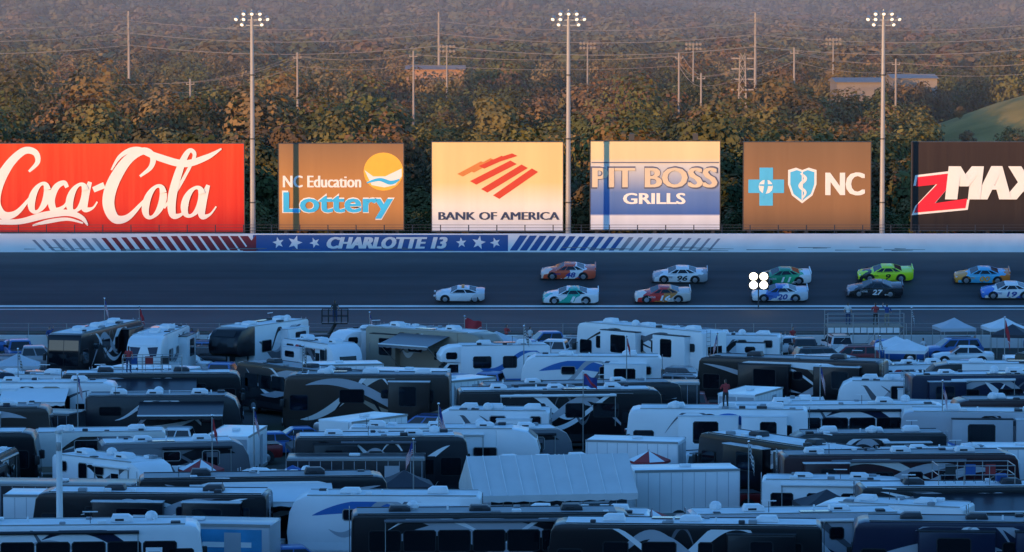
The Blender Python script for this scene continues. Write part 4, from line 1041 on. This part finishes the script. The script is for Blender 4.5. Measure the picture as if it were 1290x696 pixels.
for px, yt in ((-60, 92), (240, 99), (375, 66), (521, 64), (855, 66), (883, 92), (1000, 60), (1128, 74), (1330, 72)):
    x = gx(px, D2); zt = gz(yt, D2); p = MB(); p.cyl((0, 0, 0), (0, 0, zt), .2, .14, 7, PSTEEL); p.box(-.6, .6, -.07, .07, zt - .9, zt - .78, PSTEEL)
    for q in (-.55, 0, .55): p.cyl((q, 0, zt - .78), (q, 0, zt - .55), .06, .05, 5, PSTEEL)
    o = p.obj('utility_pole'); o.location = (x, D2, 0); ws.append((x, zt))
p = MB()
for (x0, z0), (x1, z1) in zip(ws[:-1], ws[1:]):
    for k in (-.55, .55): sagwire(p, (x0 + k, D2, z0 - .55), (x1 + k, D2, z1 - .55), .7, .028)
    sagwire(p, (x0, D2, z0 - 2), (x1, D2, z1 - 2), .7, .034)
p.obj('power_lines', smooth=False)
def tower(px, y0, D_, wd, name='lattice_tower'):
    zt = gz(y0, D_); p = MB()
    for sx in (-1, 1):
        for sy in (-1, 1): p.cyl((sx * .9, sy * .9, 0), (sx * .35, sy * .35, zt), .1, .07, 5, PSTEEL)
    z = 1.0
    while z < zt - .8:
        f = .9 - .55 * z / zt; f2 = .9 - .55 * (z + 1.5) / zt
        for sy in (-1, 1):
            p.cyl((-f, sy * f, z), (f2, sy * f2, z + 1.5), .04, .04, 4, PSTEEL); p.cyl((f, sy * f, z), (-f2, sy * f2, z + 1.5), .04, .04, 4, PSTEEL)
        z += 1.5
    for k in range(4): p.box(-wd, wd, -.1, .1, zt - .5 - k * 1.5, zt - .3 - k * 1.5, PSTEEL)
    o = p.obj(name, smooth=False); o.location = (gx(px, D_), D_, 0)
tower(935, 70, 560, 1.6)
def sportlight(px, y0, D_):
    zt = gz(y0, D_); e = empty('sports_field_light', Matrix.Translation((gx(px, D_), D_, 0))); p = MB(); p.cyl((0, 0, 0), (0, 0, zt), .2, .12, 7, PSTEEL)
    for z in (zt, zt - .8): p.box(-1.4, 1.4, -.05, .05, z - .05, z + .05, PSTEEL)
    for z in (zt, zt - .8):
        for x in (-1.2, -.6, 0, .6, 1.2): p.cyl((x, .1, z + .1), (x, -.3, z - .1), .14, .26, 8, PSTEEL)
    p.obj('pole_and_lamps', e)
for px, y0, D_ in ((563, 58, 660), (740, 54, 680), (873, 55, 670), (1049, 49, 690)): sportlight(px, y0, D_)
def building(px0, px1, y0, D_, col, name):
    x0, x1 = gx(px0, D_), gx(px1, D_); zt = gz(y0, D_); e = empty(name, Matrix.Translation(((x0 + x1) / 2, D_, 0))); a = (x1 - x0) / 2
    m = M('wall_' + name + str(px0), col, .8); rm = M('metal_roof' + str(px0), tuple(c * .8 for c in col), .6)
    p = MB(); p.box(-a, a, 0, 14, 0, zt, m); p.obj('walls', e, smooth=False)
    p = MB(); p.prism([(-.4, zt), (14.4, zt), (14.4, zt + .1), (7, zt + .7), (-.4, zt + .1)], -a - .3, a + .3, rm); o = p.obj('roof', e, smooth=False)
    o.rotation_euler = (0, 0, rad(90))
    p = MB(); x = -a + .8
    while x < a - 1.4:
        z = zt - 4.2
        while z > 1: p.box(x, x + 1.1, -.03, -.005, z, z + 1.2, GLASS); z -= 3
        x += 2.6
    p.obj('windows', e, smooth=False); return (x0, x1, D_, zt)
bl = [building(512, 584, 88, 690, (.42, .22, .13), 'warehouse_building'), building(1054, 1112, 104, 640, (.24, .19, .16), 'office_building'), building(1125, 1180, 99, 700, (.28, .22, .18), 'office_building')]

# =====================================================================
# FOREST
# =====================================================================
leaf = bpy.data.materials.new('hazed_autumn_foliage'); leaf.use_nodes = True; nt = leaf.node_tree; b = nt.nodes['Principled BSDF']; b.inputs['Roughness'].default_value = .8
b.inputs['Specular IOR Level'].default_value = .1
oi = nt.nodes.new('ShaderNodeObjectInfo'); geo = nt.nodes.new('ShaderNodeNewGeometry'); sep = nt.nodes.new('ShaderNodeSeparateXYZ'); nt.links.new(geo.outputs['Position'], sep.inputs[0])
cc = ramp(nt, oi.outputs['Random'], [(0, (.05, .06, .025)), (.2, (.12, .12, .04)), (.38, (.20, .155, .055)), (.5, (.08, .085, .035)), (.65, (.24, .14, .055)), (.78, (.06, .07, .033)), (.9, (.19, .095, .05)), (1, (.28, .19, .075))])
var = ramp(nt, noise(nt, .25, geo.outputs['Position'], 2), [(.3, (.75, .76, .8)), (.7, (1.22, 1.2, 1.15))])
mu = mixc(nt, 1.0, cc, var, 'MULTIPLY')
haze_tint = mixc(nt, maprange(nt, sep.outputs['Y'], 700, 2600, 0, .6), mu, (.2, .14, .12))  # distance haze painted into the leaf colour: mauve blend grows with Y
nt.links.new(haze_tint, b.inputs['Base Color'])
BARK = M('bark', (.09, .07, .055), .9, var=.3)
def tree_mesh(name, h, cr_, nlobe, nq, qs, seed, conic=False):
    rs = np.random.RandomState(seed); mb = MB()
    mb.cyl((0, 0, -.5), (rs.uniform(-.3, .3), rs.uniform(-.3, .3), h * .75), .028 * h, .008 * h, 7, BARK)
    lobes = []
    for i in range(nlobe):
        t_ = rs.uniform(0, 1); z = h * (.25 + .66 * t_)
        prof = (math.sin(math.pi * min(1, .18 + .76 * t_)) ** .55) if not conic else (1 - t_) ** .8 + .12
        r = cr_ * prof * math.sqrt(rs.uniform(.05, 1)) * .8; a_ = rs.uniform(0, 2 * math.pi)
        c = np.array([r * math.cos(a_), r * math.sin(a_), z]); lr = cr_ * rs.uniform(.24, .46) * (.7 if conic else 1)
        lobes.append((c, lr))
        if i % 3 == 0: mb.cyl((0, 0, z * .6), tuple(c), .01 * h, .003 * h, 4, BARK, False)
    allv = []
    for c, lr in lobes:
        n = nq
        dv = rs.normal(size=(n, 3)); dv /= np.linalg.norm(dv, axis=1)[:, None]
        cen = c + dv * lr * rs.uniform(.78, 1.08, (n, 1)) * np.array([1, 1, .85])
        glob = cen - np.array([0, 0, h * .55]); glob /= np.linalg.norm(glob, axis=1)[:, None]
        nr = dv * .7 + glob * .6 + rs.normal(size=(n, 3)) * .22; nr /= np.linalg.norm(nr, axis=1)[:, None]
        tt = np.cross(nr, rs.normal(size=(n, 3))); tt /= np.linalg.norm(tt, axis=1)[:, None]; bt = np.cross(nr, tt)
        s = rs.uniform(.6, 1.3, (n, 1)) * qs
        q = np.stack([cen + tt * s, cen + bt * s * .75, cen - tt * s, cen - bt * s * .75], 1)
        allv.append(q.reshape(-1, 3))
    V = np.concatenate(allv); nv = len(V) // 4
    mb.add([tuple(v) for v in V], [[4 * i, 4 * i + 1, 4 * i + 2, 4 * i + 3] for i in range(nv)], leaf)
    me = bpy.data.meshes.new(name); me.from_pydata(mb.v, [], mb.f)
    for m in mb.mats: me.materials.append(m)
    me.polygons.foreach_set('material_index', mb.m); me.update(); return me
def coll(name, metas):
    c = bpy.data.collections.new(name)
    for i, me in enumerate(metas): c.objects.link(bpy.data.objects.new(name + '_tree', me))
    return c
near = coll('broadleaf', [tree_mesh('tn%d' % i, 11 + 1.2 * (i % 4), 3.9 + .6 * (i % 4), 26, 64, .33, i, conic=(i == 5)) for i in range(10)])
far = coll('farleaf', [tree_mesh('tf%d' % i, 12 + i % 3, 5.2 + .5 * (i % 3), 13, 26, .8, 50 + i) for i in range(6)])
def scatter(name, pts, scl, c):
    idx = rn.permutation(len(pts)); pts = [pts[i] for i in idx]; scl = [scl[i] for i in idx]
    me = bpy.data.meshes.new(name); me.from_pydata(pts, [], [])
    a1 = me.attributes.new('scl', 'FLOAT_VECTOR', 'POINT'); a2 = me.attributes.new('rot', 'FLOAT_VECTOR', 'POINT')
    a1.data.foreach_set('vector', np.array(scl, 'f').ravel()); rt = np.zeros((len(pts), 3), 'f'); rt[:, 2] = rn.uniform(0, 6.28, len(pts)); a2.data.foreach_set('vector', rt.ravel())
    o = link(name, me); ng = bpy.data.node_groups.new(name, 'GeometryNodeTree')
    ng.interface.new_socket('Geometry', in_out='INPUT', socket_type='NodeSocketGeometry'); ng.interface.new_socket('Geometry', in_out='OUTPUT', socket_type='NodeSocketGeometry')
    N = ng.nodes; gi = N.new('NodeGroupInput'); go = N.new('NodeGroupOutput'); ip = N.new('GeometryNodeInstanceOnPoints'); ci = N.new('GeometryNodeCollectionInfo')
    ci.inputs['Collection'].default_value = c; ci.inputs['Separate Children'].default_value = True; ci.inputs['Reset Children'].default_value = True
    ip.inputs['Pick Instance'].default_value = True
    for nm, so in (('scl', 'Scale'), ('rot', 'Rotation')):
        na = N.new('GeometryNodeInputNamedAttribute'); na.data_type = 'FLOAT_VECTOR'; na.inputs['Name'].default_value = nm; ng.links.new(na.outputs[0], ip.inputs[so])
    ng.links.new(gi.outputs[0], ip.inputs['Points']); ng.links.new(ci.outputs[0], ip.inputs['Instance']); ng.links.new(ip.outputs[0], go.inputs[0])
    md = o.modifiers.new('scatter', 'NODES'); md.node_group = ng
def ok(x, y):
    for x0, x1, D_, zt in bl:
        if x0 - 4 < x < x1 + 4 and D_ - 10 < y < D_ + 18: return False
    if knollg(x, y) > .10 and x > 60 + 4 * math.sin(y * .08): return False
    return True
pts = []; scl = []
y = 396.
while y < 900:
    sp = 7.0 + (y - 396) * .004; hwid = .15 * y + 30; x = -hwid + rn.uniform(0, sp)
    while x < hwid:
        px_, py_ = x + rn.uniform(-3, 3), y + rn.uniform(-3, 3)
        if ok(px_, py_):
            cl = .5 + .5 * math.sin(px_ * .055 + 1.3 * math.sin(py_ * .03)) * math.sin(py_ * .045 + 1)
            s = rn.uniform(.60, .98) + .34 * cl * rn.uniform(.2, 1)
            if y < 430: s *= rn.choice([.7, .92, 1.05])
            if px_ / py_ > .105 and py_ < 600: s *= .45
            for x0, x1, D_, zt in bl:
                if py_ < D_ and (x0 - 3) / D_ < px_ / py_ < (x1 + 3) / D_: s = min(s, .84)
            pts.append((px_, py_, hillz(px_, py_) - .2)); scl.append((s * rn.uniform(.9, 1.2), s * rn.uniform(.9, 1.2), s))
        x += sp * rn.uniform(.8, 1.2)
    y += sp * .95
for x0, x1, D_, zt in bl:      # row of trees in front of each building
    x = x0 - 2
    while x < x1 + 2:
        s = (zt - rn.uniform(.6, 2.2)) / 12.0; pts.append((x, D_ - 7 - rn.uniform(0, 2), -.2)); scl.append((s, s, s)); x += 3.0
for i in range(9):             # a few shrubs and trees on the grass knoll
    x = rn.uniform(66, 110); y = rn.uniform(596, 640); s = rn.uniform(.12, .3); pts.append((x, y, hillz(x, y) - .2)); scl.append((s * 1.3, s * 1.3, s))
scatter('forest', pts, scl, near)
pts = []; scl = []
for k in range(15000):
    y = 900 + 3300 * (rn.uniform() ** 1.25); x = rn.uniform(-1, 1) * (.15 * y + 50); s = rn.uniform(.7, 1.15) * (1 + max(0, y - 1300) / 3500)
    pts.append((x, y, hillz(x, y) - .3)); scl.append((s * 1.15, s * 1.15, s))
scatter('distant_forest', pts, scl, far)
pts = []; scl = []
for i in range(600):
    x = rn.uniform(-120, 120); y = rn.uniform(380, 398); s = rn.uniform(.25, .5); pts.append((x, y, hillz(x, y) - .5)); scl.append((s * 1.3, s * 1.3, s))
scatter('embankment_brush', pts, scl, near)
# evening haze lying over the woods
hm = bpy.data.materials.new('evening_haze'); hm.use_nodes = True; nt = hm.node_tree
for n in list(nt.nodes): nt.nodes.remove(n)
vo = nt.nodes.new('ShaderNodeVolumeScatter'); vo.inputs['Color'].default_value = (1, .90, .88, 1); vo.inputs['Density'].default_value = .00027; vo.inputs['Anisotropy'].default_value = 0
ou = nt.nodes.new('ShaderNodeOutputMaterial'); nt.links.new(vo.outputs[0], ou.inputs['Volume'])
hb = MB(); hb.box(-2500, 2500, 410, 5000, -20, 190, hm); hb.obj('haze', smooth=False)

# =====================================================================
# GRANDSTAND (the photographer sits in it; it shades the infield)
# =====================================================================
EL, AZ = 5.0, 32.0
e = empty('grandstand'); p = MB(); CONC = M('stand_concrete', (.3, .3, .3), .8)
prof = []; y = 40.0; z = 26.2 - .55 * 40
n = int(68 / .9)
for i in range(n):
    prof += [(y, z), (y - .9, z)]; y -= .9; z += .495
top_y, top_z = y, z
vs = []; X0, X1 = -900, 600
for yy, zz in prof: vs += [(X0, yy, zz), (X1, yy, zz)]
fs = [[2 * i, 2 * i + 1, 2 * i + 3, 2 * i + 2] for i in range(len(prof) - 1)]
p.add(vs, fs, CONC); p.obj('seating_terrace', e, smooth=False)
HS = 5.1 + (372 - top_y) / math.cos(rad(AZ)) * math.tan(rad(EL))
p = MB(); p.box(X0, X1, top_y - 8, top_y, 0, HS, CONC)
p.obj('press_box_wall', e, smooth=False)

# =====================================================================
# LIGHT + CAMERA
# =====================================================================
w = bpy.data.worlds.new('World'); sc.world = w; w.use_nodes = True; nt = w.node_tree; bg = nt.nodes['Background']
sky = nt.nodes.new('ShaderNodeTexSky'); sky.sky_type = 'NISHITA'; sky.sun_disc = False; sky.sun_elevation = rad(EL); sky.sun_rotation = rad(180 + AZ)
sky.air_density = 1.0; sky.dust_density = .2; sky.ozone_density = 4.6
nt.links.new(sky.outputs[0], bg.inputs[0]); bg.inputs[1].default_value = .58
sv = Vector((-math.sin(rad(AZ)) * math.cos(rad(EL)), -math.cos(rad(AZ)) * math.cos(rad(EL)), math.sin(rad(EL))))
L = bpy.data.lights.new('sun', 'SUN'); L.energy = 4.8; L.angle = rad(.6); L.color = (1.0, .55, .20)
o = bpy.data.objects.new('sun', L); sc.collection.objects.link(o); o.rotation_euler = (-sv).to_track_quat('-Z', 'Y').to_euler(); o.location = (-50, -100, 80)
cam = bpy.data.cameras.new('camera'); cam.sensor_width = 36; cam.lens = 36 * F / 1290; cam.clip_start = 1; cam.clip_end = 12000
co = bpy.data.objects.new('camera', cam); sc.collection.objects.link(co); co.location = (0, 0, CAMH); co.rotation_euler = (rad(90) - math.atan(360 / F), 0, 0); sc.camera = co
sc.view_settings.view_transform = 'Standard'; sc.view_settings.look = 'None'; sc.view_settings.exposure = 0
